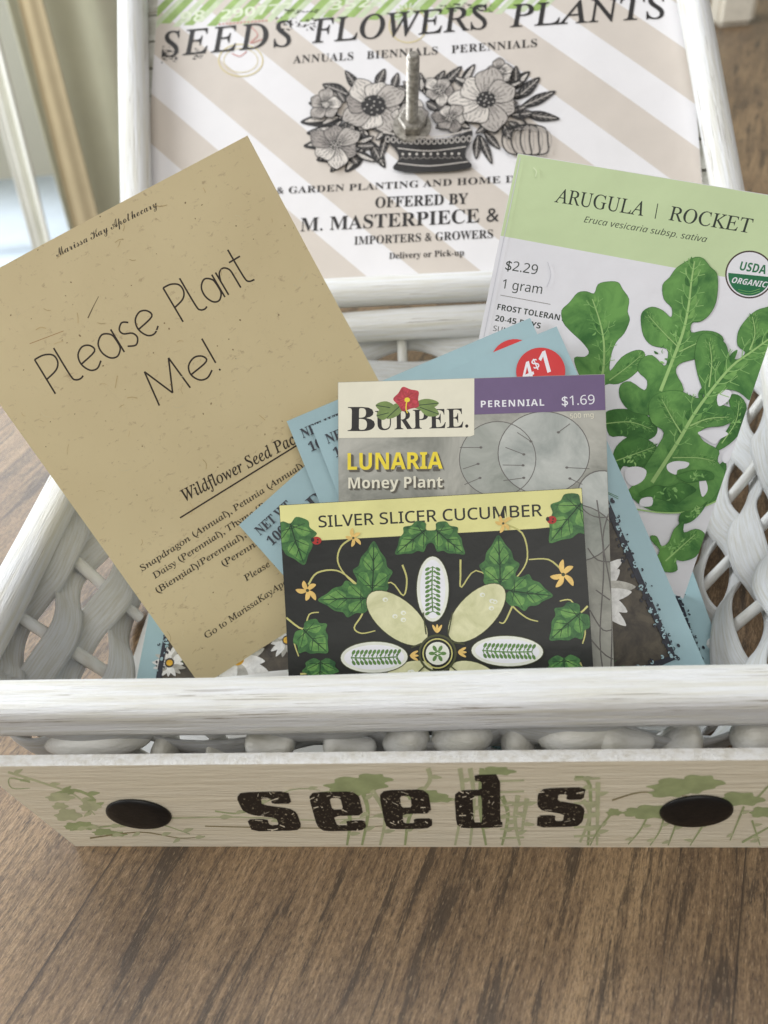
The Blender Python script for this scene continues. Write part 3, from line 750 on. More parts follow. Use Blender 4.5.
s.text('SILVER SLICER CUCUMBER', 'ss', (110, 107), (616, 81), 27, DK, off=.012)
s.up()
def ivy(base, tip, w, m=LF):
    dx_, dy_ = tip[0]-base[0], tip[1]-base[1]; L = math.hypot(dx_, dy_); ux, uy = dx_/L, dy_/L
    g = lambda t, q: (base[0]+dx_*t-uy*w*q, base[1]+dy_*t+ux*w*q)
    pts = [(0, 0), (-.10, .35), (.06, .8), (.22, .78), (.40, 1.0), (.50, .72), (.66, .62), (.80, .34), (1.0, 0), (.80, -.34), (.66, -.62), (.50, -.72), (.40, -1.0), (.22, -.78), (.06, -.8), (-.10, -.35)]
    s.blob([g(*p) for p in pts], m, 4); s.z += .000012
    for q in (1, -1): s.blob([g(t, k*q) for t, k in ((.06, .1), (.2, .62), (.34, .70), (.36, .3))], LFL, 3); s.blob([g(t, k*q) for t, k in ((.42, .12), (.56, .5), (.74, .3), (.88, .03))], LFL, 3)
    s.z += .000012
    s.stroke([g(0, 0), g(.5, .03), g(.95, 0)], 3.0, VEIN, taper=(1, .4))
    for t, r, q in ((.05, .36, .88), (.05, .36, -.88), (.12, .1, .62), (.12, .1, -.62), (.4, .62, .5), (.4, .62, -.5), (.6, .78, .26), (.6, .78, -.26)): s.stroke([g(t, 0), g((t+r)/2, q*.45), g(r, q)], 2.0, VEIN, taper=(1, .4))
    s.z += .00001
def vine(*pts, w=4): s.stroke(list(pts), w, VIN, taper=(1.1, .6))
for v_ in (((85, 237), (105, 210), (150, 205), (190, 232), (222, 265)), ((188, 130), (160, 150), (152, 185), (175, 222), (222, 262)), ((298, 192), (308, 225), (300, 262), (272, 232), (232, 250)), ((212, 270), (206, 305), (188, 335), (205, 348), (236, 342)), ((34, 312), (72, 338), (86, 305), (108, 300)), ((74, 340), (52, 362), (62, 400)),
           ((526, 98), (570, 120), (582, 175), (562, 215), (526, 245)), ((662, 206), (630, 180), (585, 180)), ((430, 180), (430, 215), (432, 243), (465, 205), (520, 238)), ((528, 250), (548, 285), (580, 312), (606, 320)), ((548, 285), (530, 322), (518, 322)), ((718, 285), (698, 300), (680, 272), (655, 274)), ((698, 300), (712, 340), (706, 370)), ((66, 440), (90, 436), (106, 414)), ((700, 412), (712, 440))): vine(*v_)
s.up(2)
for b, t, w_ in (((46, 98), (76, 192), 50), ((229, 252), (234, 138), 45), ((216, 268), (106, 272), 42), ((72, 338), (128, 392), 46), ((352, 112), (282, 168), 36), ((374, 112), (440, 168), 36), ((520, 238), (516, 124), 46), ((540, 250), (640, 262), 42), ((704, 52), (632, 142), 52), ((702, 300), (632, 362), 46), ((112, 410), (112, 470), 42), ((664, 402), (668, 470), 44)): ivy(b, t, w_)
for x, y in ((105, 137), (637, 90)): s.ell((x, y), 11, 9, RED); s.z += .00001; s.ell((x-9, y-2), 4, 5, DK); s.ell((x+3, y-2), 2, 2, DK); s.ell((x+2, y+4), 2, 2, DK)
s.up()
for cx, cy, r in ((83, 250, 27), (188, 131, 20), (527, 98, 20), (663, 214, 30)):
    for k in range(5):
        a = k*1.2566+.5+random.uniform(-.25, .25); q_ = r*random.uniform(.75, 1.05); s.stroke([(cx, cy), (cx+math.cos(a)*q_*.6, cy+math.sin(a)*q_*.6), (cx+math.cos(a+.2)*q_*1.1, cy+math.sin(a+.2)*q_*1.1)], r*.36, ORG, taper='mid')
    s.z += .00001; s.ell((cx, cy), r*.14, r*.14, OLV)
s.up()
for c, rx, ry, a in (((286, 313), 83, 42, .69), ((467, 301), 83, 42, -.80), ((310, 446), 60, 32, -.35), ((462, 446), 60, 32, .35)):
    s.ell(c, rx+1.5, ry+1.5, OLV, a, 30); s.z += .00001; s.ell(c, rx, ry, CUK, a, 30); s.z += .00001
    for k in range(4):
        ox = random.uniform(-.6, .6)*rx; oy = random.uniform(-.5, .5)*ry; x, y = c[0]+math.cos(a)*ox-math.sin(a)*oy, c[1]+math.sin(a)*ox+math.cos(a)*oy; s.ell((x, y), 6, 5, SLC); s.z += .000006; s.ell((x+1, y+1), 3, 2.5, CUK); s.z += .000006
for c, rx, ry, a, n in (((367, 247), 74, 36, 1.57, 11), ((234, 402), 76, 35, -.02, 12), ((536, 387), 81, 34, .02, 13)):
    s.ell(c, rx+2, ry+2, OLV, a, 32); s.z += .00001; s.ell(c, rx, ry, SLC, a, 32); s.z += .00001
    s.ell(c, rx*.9, ry*.8, WHITE, a, 32); s.z += .00001
    P = lambda t, q: (c[0]+math.cos(a)*t-math.sin(a)*q, c[1]+math.sin(a)*t+math.cos(a)*q)
    s.stroke([P(-rx*.7, 0), P(0, 2), P(rx*.7, 0)], 3, SEED)
    for k in range(n):
        t = (k/(n-1)-.5)*1.36*rx
        for q in (-1, 1):
            s.stroke([P(t, 0), P(t+4, q*9)], 2, SEED, False); s.ell(P(t+5, q*12), 6.2, 3.6, SEED, a+q*1.0, 9)
            if k % 2: s.ell(P(t+1, q*5), 4, 2.4, SEED, a+q*.6, 8)
s.up()
s.ring((378, 393), 41, 5, OLV); s.ring((378, 393), 33, 3, VIN); s.ell((378, 393), 30, 28, DK); s.z += .00001; s.ell((378, 393), 27, 26, SLC); s.z += .00001
for k in range(6):
    a = k*1.047; s.ell((378+13*math.cos(a), 393+13*math.sin(a)), 7, 4, SEED, a); s.ell((378+5*math.cos(a+.5), 393+5*math.sin(a+.5)), 3, 2, SEED)
for x, y, a in ((377, 337, 1.57), (325, 398, 0), (434, 390, 0)):
    for q in (-.5, 0, .5): s.ell((x+6*math.sin(q)*(a > 0)*2, y+6*q*(a == 0)*2), 10, 3, ORG, a+q)
for (a, b) in (((352, 350), (345, 300)), ((402, 350), (412, 300)), ((342, 370), (318, 380)), ((414, 368), (440, 372)), ((350, 420), (330, 440)), ((406, 420), (430, 440))): s.stroke([a, b], 3, OLV, False)
o = s.build('seed_packet', DK, PAPER, th=.0014, bend=wav(.3, 1, 2, .0014))
tag(o, 'black seed packet with pale yellow header and green vine leaves, frontmost in the basket', 'seed packet', GRP)

# ---- lunaria packet
s = packet_sheet(P_L)
LG = leafmat('lunaria grey', (122, 124, 116), (182, 181, 172), 34); CRM = ink('label cream', (228, 224, 204), .42, .03); PUR = ink('label purple', (104, 84, 124), .42, .04)
YEL = ink('title yellow', (236, 214, 48), .42); SHD = ink('title shadow ink', (84, 80, 70), .42); PODL = leafmat('pod pale', (150, 156, 152), (190, 193, 188), 48); POD2 = leafmat('pod mid', (132, 138, 130), (170, 173, 166), 48); LNE = ink('pod line', (100, 97, 94), .42, .2, 400); GRL = ink('rose leaf', (112, 136, 70), .42, .2, 300); FLR = leafmat('flower red', (150, 30, 44), (206, 62, 78), 600)
s.poly([(0, 0), (s.W, 0), (s.W, s.H), (0, s.H)], LG, tr=False); s.up()
s.T = (320, 330, 2.56)
s.ell((455, 330), 98, 96, POD2, n=40); s.z += .00001; s.ell((573, 315), 117, 106, PODL, n=44); s.z += .00001; s.ell((722, 420), 62, 60, PODL, n=30); s.ell((640, 520), 110, 75, POD2, n=30); s.z += .00001
s.ring((455, 330), 98, 2.2, LNE, 40, 96); s.ring((573, 315), 117, 2.4, LNE, 44, 106); s.ring((722, 420), 62, 3, LNE, 30, 60); s.ring((640, 520), 110, 3, LNE, 30, 75)
for a, b in (((358, 300), (412, 300)), ((366, 355), (405, 342)), ((370, 395), (410, 378)), ((475, 300), (522, 318)), ((468, 345), (520, 346)), ((470, 385), (522, 378)), ((505, 262), (540, 285)), ((690, 355), (632, 352)), ((672, 395), (640, 380)), ((640, 240), (610, 262))): s.stroke([a, b], 1.8, LNE, False); s.z += .00001; s.ell(b, 4, 3, LNE); s.z += .00001
s.T = (0, 0, 1)
for pts in ([(597, 500), (604, 560), (600, 640), (606, 690)], [(612, 505), (603, 540), (612, 600), (610, 690)], [(588, 548), (598, 560), (615, 562)], [(590, 610), (603, 630), (616, 628)], [(596, 590), (610, 600)], [(560, 600), (600, 650), (616, 660)]): s.stroke(pts, 1.3, LNE)
s.T = (320, 330, 2.56)
s.up()
s.poly([(30, 100), (395, 100), (395, 268), (385, 272), (30, 276)], CRM); s.poly([(395, 90), (740, 90), (740, 205), (395, 216)], PUR); s.up()
s.text('B', 'b', (70, 258), (140, 258), 62, BLK, off=.0); s.text('URPEE.', 'b', (141, 255), (380, 249), 49, BLK)
s.up()
for c, a, L in (((168, 196), 3.3, 26), ((192, 205), 2.4, 30), ((270, 190), -.1, 34), ((280, 206), .35, 26), ((160, 215), 2.9, 16)):
    e = (c[0]+math.cos(a)*L, c[1]+math.sin(a)*L); s.stroke([(c[0]-math.cos(a)*L, c[1]-math.sin(a)*L), c, e], 26, GRL, taper='mid'); s.z += .00001; s.stroke([(c[0]-math.cos(a)*L, c[1]-math.sin(a)*L), e], 2, VEIN, False)
s.z += .00002
s.blob([(223+(36 if i % 2 else 28)*math.cos(i*.628), 176+(33 if i % 2 else 26)*math.sin(i*.628)) for i in range(10)], FLR); s.z += .00001
for k in range(9): s.stroke([(223, 178), (223+28*math.cos(k*.7), 177+25*math.sin(k*.7))], 1.6, RED, False); s.z += .000005
s.ell((223, 178), 7, 6, YEL); s.stroke([(222, 180), (220, 200), (224, 212)], 3, YEL)
s.up()
s.text('PERENNIAL', 'sb', (412, 198), (574, 194), 17, WHITE, space=1.15); s.text('$1.69', 'ss', (619, 194), (703, 190), 24, WHITE); s.text('500 mg', 'ss', (640, 227), (700, 223), 12, CRM)
for k in (4, 3, 2): s.text('LUNARIA', 'sb', (72+k*.8, 358+k), (316+k*.8, 355+k), 43, SHD, off=.02)
s.up(); s.text('LUNARIA', 'sb', (70, 357), (314, 354), 43, YEL, off=.004)
for k in (4, 3, 2): s.text('Money Plant', 'sb', (73+k*.8, 405+k), (315+k*.8, 402+k), 28, SHD, off=.02)
s.up(); s.text('Money Plant', 'sb', (72, 405), (314, 402), 28, CRM)
o = s.build('seed_packet', LG, PAPER, th=.0014, bend=wav(1, 2, .3, .0014))
tag(o, 'grey lunaria money plant packet with a purple PERENNIAL band, behind the black packet', 'seed packet', GRP)

# ---- blue flower packets (one design, several copies)
BLU = ink('packet blue grey', (156, 186, 194), .42, .04, 40); NAV = ink('print navy', (38, 42, 54), .45, .2, 500); CIR = ink('sticker red', (204, 40, 44), .4, .04)
BRN = leafmat('photo brown', (44, 38, 34), (92, 84, 70), 120); PET = leafmat('daisy white', (206, 206, 204), (240, 240, 238), 300); GLD = leafmat('daisy yellow', (196, 140, 30), (236, 190, 60), 500)
PET2 = leafmat('daisy shade', (150, 148, 140), (196, 194, 186), 300)
DAI = [((50, 58), 13), ((30, 88), 13), ((84, 64), 8), ((26, 50), 11), ((22, 118), 10), ((13, 146), 7), ((42, 142), 14), ((62, 132), 8), ((74, 98), 16)]
def blue_art(s, seed, low=11):
    rr = random.Random(seed); s.local = True; W, H = s.W*1000, s.H*1000
    x0, x1, y0, y1 = 9.5, W-9.5, 27, H-low
    s.poly([(x0, y0+12), (x0+8, y0+3), (W*.5, y0-6), (x1-8, y0+3), (x1, y0+12), (x1, y1), (x0, y1)], BRN); s.up()
    for c, r in DAI:
        for j in range(17):
            a = j*.3696+r; L = r*rr.uniform(.8, 1.12); b = a+rr.uniform(-.2, .2)
            s.stroke([(c[0]+math.cos(a)*2, c[1]+math.sin(a)*2), (c[0]+math.cos(a)*L*.5, c[1]+math.sin(a)*L*.5), (c[0]+math.cos(b)*L, c[1]+math.sin(b)*L)], r*.27, PET if j % 4 else PET2, taper='mid'); s.z += .00001
        s.ell(c, r*.2, r*.18, GLD); s.z += .00001
        for j in range(5):
            a = rr.uniform(0, 6.3); s.stroke([(c[0]+math.cos(a)*r*1.1, c[1]+math.sin(a)*r*1.1), (c[0]+math.cos(a+.3)*r*1.7, c[1]+math.sin(a+.3)*r*1.7)], 1.6, LF, taper='mid')
        s.z += .00001
    s.up(2)
    # ornate scroll border
    path = [(x0, y1)]+[(x0, y1-(y1-y0-12)*i/22) for i in range(1, 23)]+[(x0+4, y0+8), (x0+9, y0+2)]+[(x0+9+(x1-x0-18)*i/14, y0+2-8*math.sin(math.pi*i/14)) for i in range(1, 14)]+[(x1-9, y0+2), (x1-4, y0+8)]+[(x1, y0+12+(y1-y0-12)*i/22) for i in range(0, 23)]+[(x1-(x1-x0)*i/16, y1) for i in range(1, 17)]
    s.stroke(path, 2.2, NAV, False); s.up()
    for i in range(len(path)-1):
        for k in range(7):
            t = rr.random(); o_ = rr.gauss(0, 1.5); p = (path[i][0]*(1-t)+path[i+1][0]*t+o_, path[i][1]*(1-t)+path[i+1][1]*t+rr.gauss(0, 1.3)); r = rr.uniform(.35, 1.0)
            m = BLU if (rr.random() < .45 and abs(o_) < 1.6) else NAV; a = rr.uniform(0, 6.3)
            if rr.random() < .25: s.ell(p, r, r*.7, m, a, 7)
            else: s.stroke([(p[0]+r*(1-q*.16)*math.cos(a+q*.9), p[1]+r*(1-q*.16)*math.sin(a+q*.9)) for q in range(6)], rr.uniform(.3, .6), m, False)
    s.up(2)
    s.text('NET WT.', 'b', (3.6, 9), (21.5, 9), 3.8, NAV, off=.004); s.text('100 mg', 'b', (4.4, 15.2), (21, 15.2), 3.8, NAV, off=.004)
    s.text('DAISY', 'b', (W*.5-14, 17), (W*.5+14, 17), 6.5, NAV)
    s.ell((W-12.5, 14.0), 9.2, 9.2, CIR, n=36); s.up()
    s.text('4', 'sb', (W-19.6, 15.6), (W-15, 15.6), 7.0, WHITE, un=-.18); s.text('$', 'sb', (W-14.4, 12.4), (W-12.0, 12.4), 4.0, WHITE); s.text('1', 'sb', (W-11.4, 15.6), (W-7.8, 15.6), 8.4, WHITE, un=-.18); s.text('FOR', 'ss', (W-17, 20.2), (W-10, 20.2), 2.9, WHITE)
for P, push, lab in ((P_B1, 1, 'blue-grey packet with its whole red 4 for 1 spot showing, behind the lunaria packet'),
                     (P_B0, 1, 'blue-grey packet whose red price spot is half covered by another blue packet'),
                     (P_B3, 1, 'blue-grey packet tilted most, its NET WT corner poking out left of the black packet'),
                     (P_B4, 1, 'blue-grey packet lying low at the foot of the arugula packet by the right wall'),
                     (P_B5, 1.035, 'blue-grey packet lying low under the tan card by the left basket wall')):
    s = packet_sheet(P, push)
    blue_art(s, 3, -6 if P is P_B5 else 11)
    o = s.build('seed_packet', BLU, PAPER, th=.0011, bend=wav(push, 2, P[0]*40, .0003))
    tag(o, lab, 'seed packet', GRP)

# ---- kraft card
s = packet_sheet(P_K)
mk, t = newmat('kraft card', .5, .4)
n1 = t.noise(t.coords(), 16, 3); n2 = t.noise(t.coords((1, 1.6, 1)), 260, 4, .7, .5); n3 = t.noise(t.coords((1, .5, 1)), 120, 5, .8, 1.5)
c_k = t.ramp(n1, [(.3, rgb((222, 205, 162))), (.7, rgb((231, 215, 172)))])
c_k = t.mix(t.ramp(n2, [(.60, (0, 0, 0)), (.72, (.45, .45, .45))]), c_k, rgb((140, 106, 78))); c_k = t.mix(t.ramp(n3, [(.60, (0, 0, 0)), (.72, (.5, .5, .5))]), c_k, rgb((216, 200, 160)))
t.link(c_k, t.b.inputs['Base Color']); t.bump(t.noise(t.coords(), 300, 4), .12, .0004)
KE = ink('card edge', (226, 214, 178), .6); KI = ink('card ink', (52, 42, 34), .5, .15, 300)
s.T = (30, 170, 3.2)
s.text('Marissa Kay Apothecary', 'bs', (88, 280), (410, 116), 25, KI, off=-.001)
GL = {'P': (.62, [[(0, 0), (0, 1)], [(0, 1), (.28, .98), (.5, .86), (.52, .66), (.36, .50), (0, .42)]]),
      'l': (.40, [[(.0, 1), (.0, .2), (.06, .04), (.2, 0), (.3, .03)]]),
      'e': (.66, [[(.04, .30), (.52, .40), (.50, .58), (.30, .66), (.08, .54), (.02, .30), (.14, .06), (.34, 0), (.54, .12)]]),
      'a': (.70, [[(.54, .34), (.50, .54), (.28, .66), (.06, .52), (.02, .28), (.14, .06), (.34, 0), (.52, .14), (.54, .34)], [(.56, .66), (.56, .0)]]),
      's': (.50, [[(.38, .58), (.22, .66), (.06, .54), (.10, .40), (.32, .30), (.38, .14), (.24, 0), (.02, .08)]]),
      'n': (.62, [[(0, .66), (0, 0)], [(0, .40), (.10, .60), (.28, .66), (.44, .54), (.46, .3), (.46, 0)]]),
      't': (.44, [[(.10, 1), (.10, .22), (.16, .04), (.36, 0)], [(-.08, .70), (.34, .70)]]),
      'M': (1.06, [[(0, 0), (.10, 1)], [(.10, 1), (.45, .12)], [(.45, .12), (.80, 1)], [(.80, 1), (.90, 0)]]),
      '!': (.2, [[(.05, 1), (.05, .24)], [(.05, .05), (.06, .0)]])}
def thin(txt, p0, p1, h, w_):
    adv = sum(GL[c][0] for c in txt)-(.12); dx_, dy_ = p1[0]-p0[0], p1[1]-p0[1]; L = math.hypot(dx_, dy_); ux, uy = dx_/L, dy_/L; x = 0
    for c in txt:
        for st_ in GL[c][1]:
            P = [((x+a)/adv*L, b*h) for a, b in st_]; P = [(p0[0]+ux*a+uy*b, p0[1]+uy*a-ux*b) for a, b in P]
            s.stroke(P, w_, KI, len(P) > 2)
        x += GL[c][0]
thin('Please', (82, 716), (418, 512), 128, 5.4); thin('Plant', (490, 486), (716, 352), 126, 5.4); thin('Me!', (414, 754), (612, 640), 118, 5.4)
s.stroke([(0, 556), (108, 515)], 1.6, ink('fibre', (168, 120, 70), .6), False); s.stroke([(186, 474), (202, 440), (220, 405)], 5, ink('fleck', (120, 104, 78), .6, .3, 400), taper=(.8, .3))
FK = ink('fleck dark', (152, 128, 94), .6, .3, 300)
for x, y in ((160, 530), (673, 480), (600, 563), (650, 575), (660, 178), (580, 748), (430, 490), (445, 508), (132, 360), (497, 105), (395, 585), (225, 150)): s.ell((x, y), random.uniform(2, 5), random.uniform(2, 3), FK, random.random()*3, 8)
s.T = (0, 0, 1)
for _ in range(60):
    x, y = random.uniform(10, 340), random.uniform(160, 670); s.ell((x, y), random.uniform(.4, 1.1), random.uniform(.3, .8), FK, random.random()*3, 7)
FB = ink('paper fibre', (204, 182, 134), .6, .3, 300)
for _ in range(100):
    x, y, a = random.uniform(5, 350), random.uniform(150, 680), random.uniform(0, 6.3); L = random.uniform(2, 7); b = a+random.uniform(-.9, .9)
    s.stroke([(x, y), (x+L*math.cos(a), y+L*math.sin(a)), (x+L*math.cos(a)+L*math.cos(b), y+L*math.sin(a)+L*math.sin(b))], random.uniform(.3, .7), random.choice((FB, FB, KE)))
s.T = (120, 440, 4.094)
s.text('Wildflower Seed Packet', 'i', (268, 254), (790, -20), 50, KI, off=.008, un=.1)
s.stroke([(246, 321), (737, 16), (900, -85)], 6, KI, False)
for tx, a, b in (('Snapdragon (Annual), Petunia (Annual), Daisy', (92, 541), (860, 44)), ('Daisy (Perennial), Thyme (Perennial)', (143, 572), (735, 190)), ('(Biennial)/Perennial), (Sweet William)', (156, 632), (790, 224)), ('(Perennial), Yarrow', (426, 522), (760, 310)), ('Please plant me in', (518, 582), (810, 395)), ('Go to MarissaKayApothecary', (356, 818), (800, 515))):
    s.text(tx, 'i', a, b, 26, KI, off=.006, un=.15)
o = s.build('gift_card', mk, KE, th=.0011, bend=wav(.5, 0, 1, .0012))
tag(o, 'large tan kraft card reading Please Plant Me, leaning at the left of the basket', 'card')

# ---- arugula packet
s = packet_sheet(P_A)
HG = ink('header green', (200, 218, 172), .42, .03, 30); PG = ink('usda green', (34, 112, 72), .42); UB = ink('seal brown', (70, 52, 48), .42); TXT = ink('text green black', (40, 50, 42), .45)
AL = leafmat('arugula leaf', (58, 110, 54), (112, 164, 86), 80); AL2 = leafmat('arugula leaf dark', (44, 92, 42), (84, 138, 66), 90); AL3 = leafmat('arugula leaf light', (112, 168, 90), (158, 202, 124), 120); ALM = leafmat('arugula leaf mid', (84, 138, 70), (128, 176, 96), 200); ALD = leafmat('arugula leaf shade', (48, 98, 46), (88, 142, 68), 200); AV = ink('arugula vein', (162, 200, 126), .42); AV2 = ink('arugula fine vein', (52, 100, 46), .42)
s.poly([(0, 0), (s.W, 0), (s.W, s.H), (0, s.H)], WHITE, tr=False); s.up()
s.T = (470, 150, 2.577)
s.poly([(60, -60), (900, -60), (900, 370), (650, 326), (85, 222), (40, 213)], HG); s.up()
s.text('ARUGULA', 'i', (217, 134), (446, 170), 37, TXT, off=.004, un=.26); s.stroke([(477, 177), (484, 138)], 2.4, TXT, False); s.text('ROCKET', 'i', (511, 180), (722, 214), 37, TXT, off=.004, un=.26)
s.text('Eruca vesicaria subsp. sativa', 'si', (293, 186), (609, 238), 16, TXT)
s.text('$2.29', 'ss', (90, 308), (172, 321), 25, TXT); s.text('1 gram', 'ss', (82, 356), (184, 371), 24, TXT)
s.stroke([(78, 374), (207, 398)], 1.6, FG, False)
s.text('FROST TOLERANT', 'sb', (69, 411), (243, 442), 15, TXT); s.text('20-45 DAYS', 'sb', (63, 440), (180, 461), 15, TXT); s.text('SUN 6+ HRS', 'ss', (58, 466), (170, 487), 14, TXT)
s.ell((721, 321), 63, 62, UB, n=44); s.z += .00001; s.ell((721, 321), 59, 58, WHITE, n=44); s.z += .00001
s.poly([(721+55*math.cos(a), 322+54*math.sin(a)) for a in [.10+math.pi*i/24 for i in range(25)]], PG); s.z += .00001
s.text('USDA', 'sb', (694, 309), (762, 320), 23, PG, off=.008); s.text('ORGANIC', 'sbi', (674, 342), (765, 355), 15, WHITE)
for q in (366, 372): s.stroke([(692, q-6), (722, q-1), (748, q-8)], 1.0, AL3)
s.up()
s.T = (560, 250, 2.846)
def vein(pts, w=6, side=5, L=46, m=AV, ang=.75):
    P = catmull(pts, False, 4); n = len(P)
    for i in range(side+1):
        q_ = max(0, min(n-2, int((i+.5)*(n-2)/(side+1)))); p, q = P[q_], P[q_+1]; a = math.atan2(p[1]-q[1], p[0]-q[0])
        for sg in (1, -1):
            b = a+sg*ang; L2 = L*.62*(.6+.5*math.sin(math.pi*(i+.5)/(side+1)))
            s.stroke([(p[0]+4*math.cos(b), p[1]+4*math.sin(b)), (p[0]+L2*.5*math.cos(b), p[1]+L2*.5*math.sin(b)), (p[0]+L2*math.cos(b-sg*.3), p[1]+L2*math.sin(b-sg*.3))], L2*.30, ALM if sg > 0 else ALD, taper='mid'); s.z += .000004
    s.z += .00001; s.stroke(pts, w, m, taper=(.4, 1.1))
    for i in range(1, side+1):
        k = int(i*(n-2)/(side+1)); p, q = P[k], P[k+1]; a = math.atan2(p[1]-q[1], p[0]-q[0])
        for sg in (1, -1):
            b = a+sg*ang; L2 = L*.8*(.6+.5*math.sin(math.pi*i/(side+1)))
            s.stroke([p, (p[0]+L2*.5*math.cos(b), p[1]+L2*.5*math.sin(b)), (p[0]+L2*math.cos(b-sg*.3), p[1]+L2*math.sin(b-sg*.3))], w*.30, AL3, taper=(1, .3))
            e = (p[0]+L2*.6*math.cos(b), p[1]+L2*.6*math.sin(b))
            for d_ in (.5, -.5): s.stroke([e, (e[0]+L2*.45*math.cos(b+d_), e[1]+L2*.45*math.sin(b+d_))], w*.2, AL3, False)
def lf(pts, m=AL, shade=True):
    s.blob(pts, m, 4); s.z += .00001
    s.stroke(pts+[pts[0]], 1.1, AV2, n=3); s.z += .00001
    cx = sum(p[0] for p in pts)/len(pts); cy = sum(p[1] for p in pts)/len(pts)
    for k in range(22):
        a = random.uniform(0, 6.3); r = random.uniform(.05, .5); p = pts[random.randrange(len(pts))]; c = (cx+(p[0]-cx)*r, cy+(p[1]-cy)*r)
        s.stroke([c, (c[0]+7*math.cos(a), c[1]+7*math.sin(a)), (c[0]+14*math.cos(a+.3), c[1]+14*math.sin(a+.3))], random.uniform(1.5, 6), random.choice((AL3, AL2, AL)), taper='mid'); s.z += .000006
# first leaf on the left
lf([(4, 172), (28, 148), (50, 122), (75, 118), (97, 124), (108, 98), (135, 90), (165, 92), (178, 112), (196, 140), (192, 175), (198, 200), (182, 238), (160, 262), (145, 300), (142, 345), (175, 306), (215, 286), (240, 292), (236, 325), (205, 360), (165, 382), (130, 384), (110, 420), (118, 480), (95, 470), (80, 400), (52, 352), (40, 308), (70, 305), (82, 290), (62, 262), (30, 232), (8, 205)], AL)
vein([(92, 140), (112, 200), (124, 260), (124, 330), (112, 400)], 7, 5, 52)
vein([(232, 300), (190, 335), (140, 372)], 3, 3, 24)
s.up()
# dark low leaves at the left
lf([(128, 470), (150, 455), (200, 455), (245, 470), (275, 500), (270, 530), (230, 545), (180, 530), (140, 528)], AL2); vein([(260, 510), (200, 490), (130, 495)], 3, 4, 24)
lf([(160, 560), (200, 530), (250, 540), (280, 570), (262, 610), (215, 622), (180, 615), (165, 640), (150, 600)], AL2); vein([(270, 560), (215, 580), (160, 600)], 3, 4, 26)
# middle leaf
lf([(385, 20), (408, 24), (428, 48), (446, 66), (450, 100), (444, 150), (425, 185), (400, 204), (376, 208), (374, 235), (408, 230), (445, 235), (466, 255), (452, 290), (420, 300), (380, 312), (340, 325), (330, 350), (352, 398), (330, 440), (280, 470), (235, 468), (195, 455), (170, 420), (172, 385), (200, 375), (240, 400), (248, 372), (222, 345), (230, 312), (262, 300), (296, 330), (306, 312), (304, 282), (262, 272), (238, 245), (230, 200), (236, 175), (262, 162), (292, 172), (316, 192), (318, 165), (296, 140), (292, 100), (312, 78), (328, 55), (350, 38)], AL)
vein([(383, 32), (374, 90), (366, 160), (350, 235), (322, 310), (286, 402)], 9, 7, 56)
vein([(250, 185), (290, 230), (335, 275)], 3, 4, 24); vein([(445, 255), (400, 262), (340, 290)], 3, 3, 20)
s.up()
# right leaf, behind
lf([(480, 420), (505, 412), (530, 440), (528, 490), (505, 530), (470, 560), (440, 570), (470, 520), (490, 480)], AL2); vein([(510, 430), (500, 490), (460, 550)], 3, 4, 22)
lf([(470, 600), (472, 640), (452, 700), (420, 720), (395, 700), (430, 660), (445, 620)], AL2)
# big diagonal leaf
lf([(620, 150), (592, 162), (560, 172), (530, 198), (508, 232), (506, 272), (528, 292), (505, 312), (482, 300), (472, 268), (440, 242), (405, 238), (388, 268), (384, 310), (392, 355), (404, 392), (410, 418), (380, 420), (345, 402), (300, 402), (262, 420), (252, 452), (262, 492), (296, 520), (270, 570), (244, 610), (215, 660), (195, 690), (240, 730), (300, 745), (380, 740), (430, 712), (470, 640), (448, 600), (452, 570), (410, 545), (396, 520), (420, 505), (465, 500), (496, 480), (490, 452), (460, 440), (445, 425), (470, 398), (510, 405), (545, 430), (568, 402), (582, 350), (592, 300), (640, 240)], AL)
s.up()
for h in ([(448, 415), (468, 398), (488, 405), (478, 430), (452, 444)], [(392, 520), (420, 512), (462, 514), (478, 524), (455, 538), (440, 552), (415, 538)], [(305, 610), (330, 600), (366, 604), (360, 618), (335, 625), (330, 638), (308, 628)], [(460, 590), (475, 570), (490, 565), (486, 590), (470, 606)], [(232, 706), (262, 702), (260, 726), (228, 726)], [(396, 655), (412, 650), (420, 680), (404, 700)], [(188, 622), (222, 616), (246, 628), (236, 655), (205, 670), (186, 650)]): s.blob(h, WHITE)
s.up()
vein([(600, 250), (545, 290), (490, 330), (430, 400), (380, 470), (330, 555), (262, 660)], 10, 9, 74)
vein([(425, 262), (432, 320), (424, 390)], 4, 4, 30); vein([(548, 190), (555, 240), (540, 285)], 4, 4, 28); vein([(290, 425), (320, 480), (345, 520)], 4, 4, 30); vein([(480, 475), (420, 480), (370, 500)], 4, 3, 22); vein([(440, 600), (390, 590), (320, 590)], 3, 4, 22)
s.up()
lf([(225, 690), (270, 668), (310, 672), (350, 660), (388, 680), (360, 700), (330, 720), (300, 712), (262, 700), (235, 700)], AL2); lf([(330, 640), (380, 625), (430, 630), (436, 650), (400, 655), (360, 660)], AL2)
s.stroke([(215, 735), (300, 745), (380, 738), (470, 700)], 4, AV)
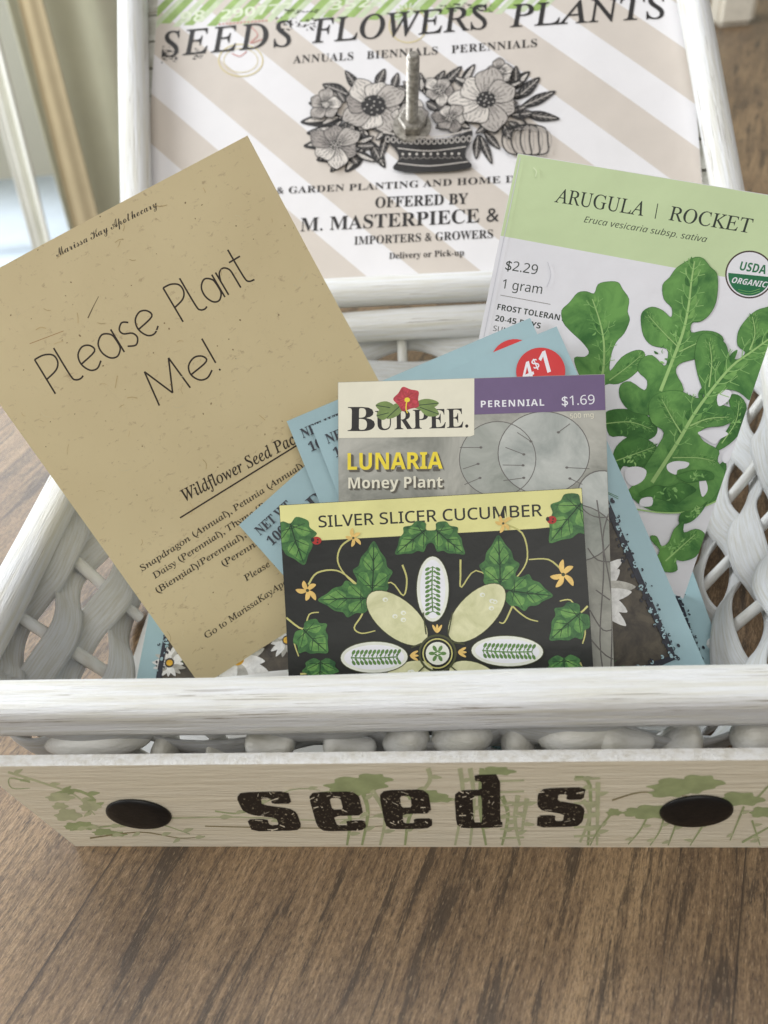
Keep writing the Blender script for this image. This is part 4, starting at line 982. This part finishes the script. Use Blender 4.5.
lf([(395, 735), (420, 712), (400, 745), (372, 770), (340, 775), (345, 745)], AL2)
lf([(352, 768), (352, 800), (385, 790), (410, 802), (408, 830), (385, 868), (350, 880), (330, 878), (334, 905), (312, 912), (290, 905), (288, 885), (270, 878), (284, 850), (262, 825), (258, 810), (276, 812), (290, 840), (310, 825), (325, 790)], AL); vein([(385, 805), (350, 835), (300, 880)], 4, 4, 24)
s.T = (0, 0, 1)
FOLD = ink('fold grey', (206, 206, 214), .42)
s.stroke([(521, 158), (505, 236), (484, 337)], .8, FOLD, False); s.stroke([(534, 168), (537, 172), (536, 177)], 1.2, AL3 if False else ink('pinch mark', (214, 228, 190), .42)); s.stroke([(548, 262), (551, 275), (547, 287)], .7, FOLD)
o = s.build('seed_packet', WHITE, PAPER, th=.0016, bend=wav(2, 1, 1, .0012), grid=(8, 10))
tag(o, 'tall white and pale green arugula packet with large leaf print, rearmost at the right', 'seed packet', GRP)


# ------------------------------------------------------------------ light
w = bpy.data.worlds.new('World'); SC.world = w; w.use_nodes = True
w.node_tree.nodes['Background'].inputs[0].default_value = (1, .985, .965, 1); w.node_tree.nodes['Background'].inputs[1].default_value = WORLD
def area(name, loc, target, size, power, col, sy=None):
    l = bpy.data.lights.new(name, 'AREA'); l.energy = power; l.size = size; l.color = col
    if sy: l.shape = 'RECTANGLE'; l.size_y = sy
    o = bpy.data.objects.new(name, l); C.objects.link(o); o.location = loc
    o.rotation_euler = (Vector(target)-Vector(loc)).to_track_quat('-Z', 'Y').to_euler(); return o
area('window_light', (-.78, 1.02, .95), (0, .12, .05), .8, 25, (.92, .96, 1.0), .9)
area('curtain_fill_light', (-1.5, .1, .9), (-.5, 1.4, -.1), .9, 24, (.95, .98, 1.0))  # added fill lamp that brightens the curtains and back wall, no window there
area('room_light', (.05, -1.0, 1.6), (0, .1, 0), 1.5, 17, (1, .965, .91))
SC.view_settings.view_transform = 'Standard'; SC.view_settings.look = 'None'
SC.view_settings.exposure = -.04; SC.view_settings.gamma = 1
SC.cycles.use_denoising = True
SC.cycles.max_bounces = 6
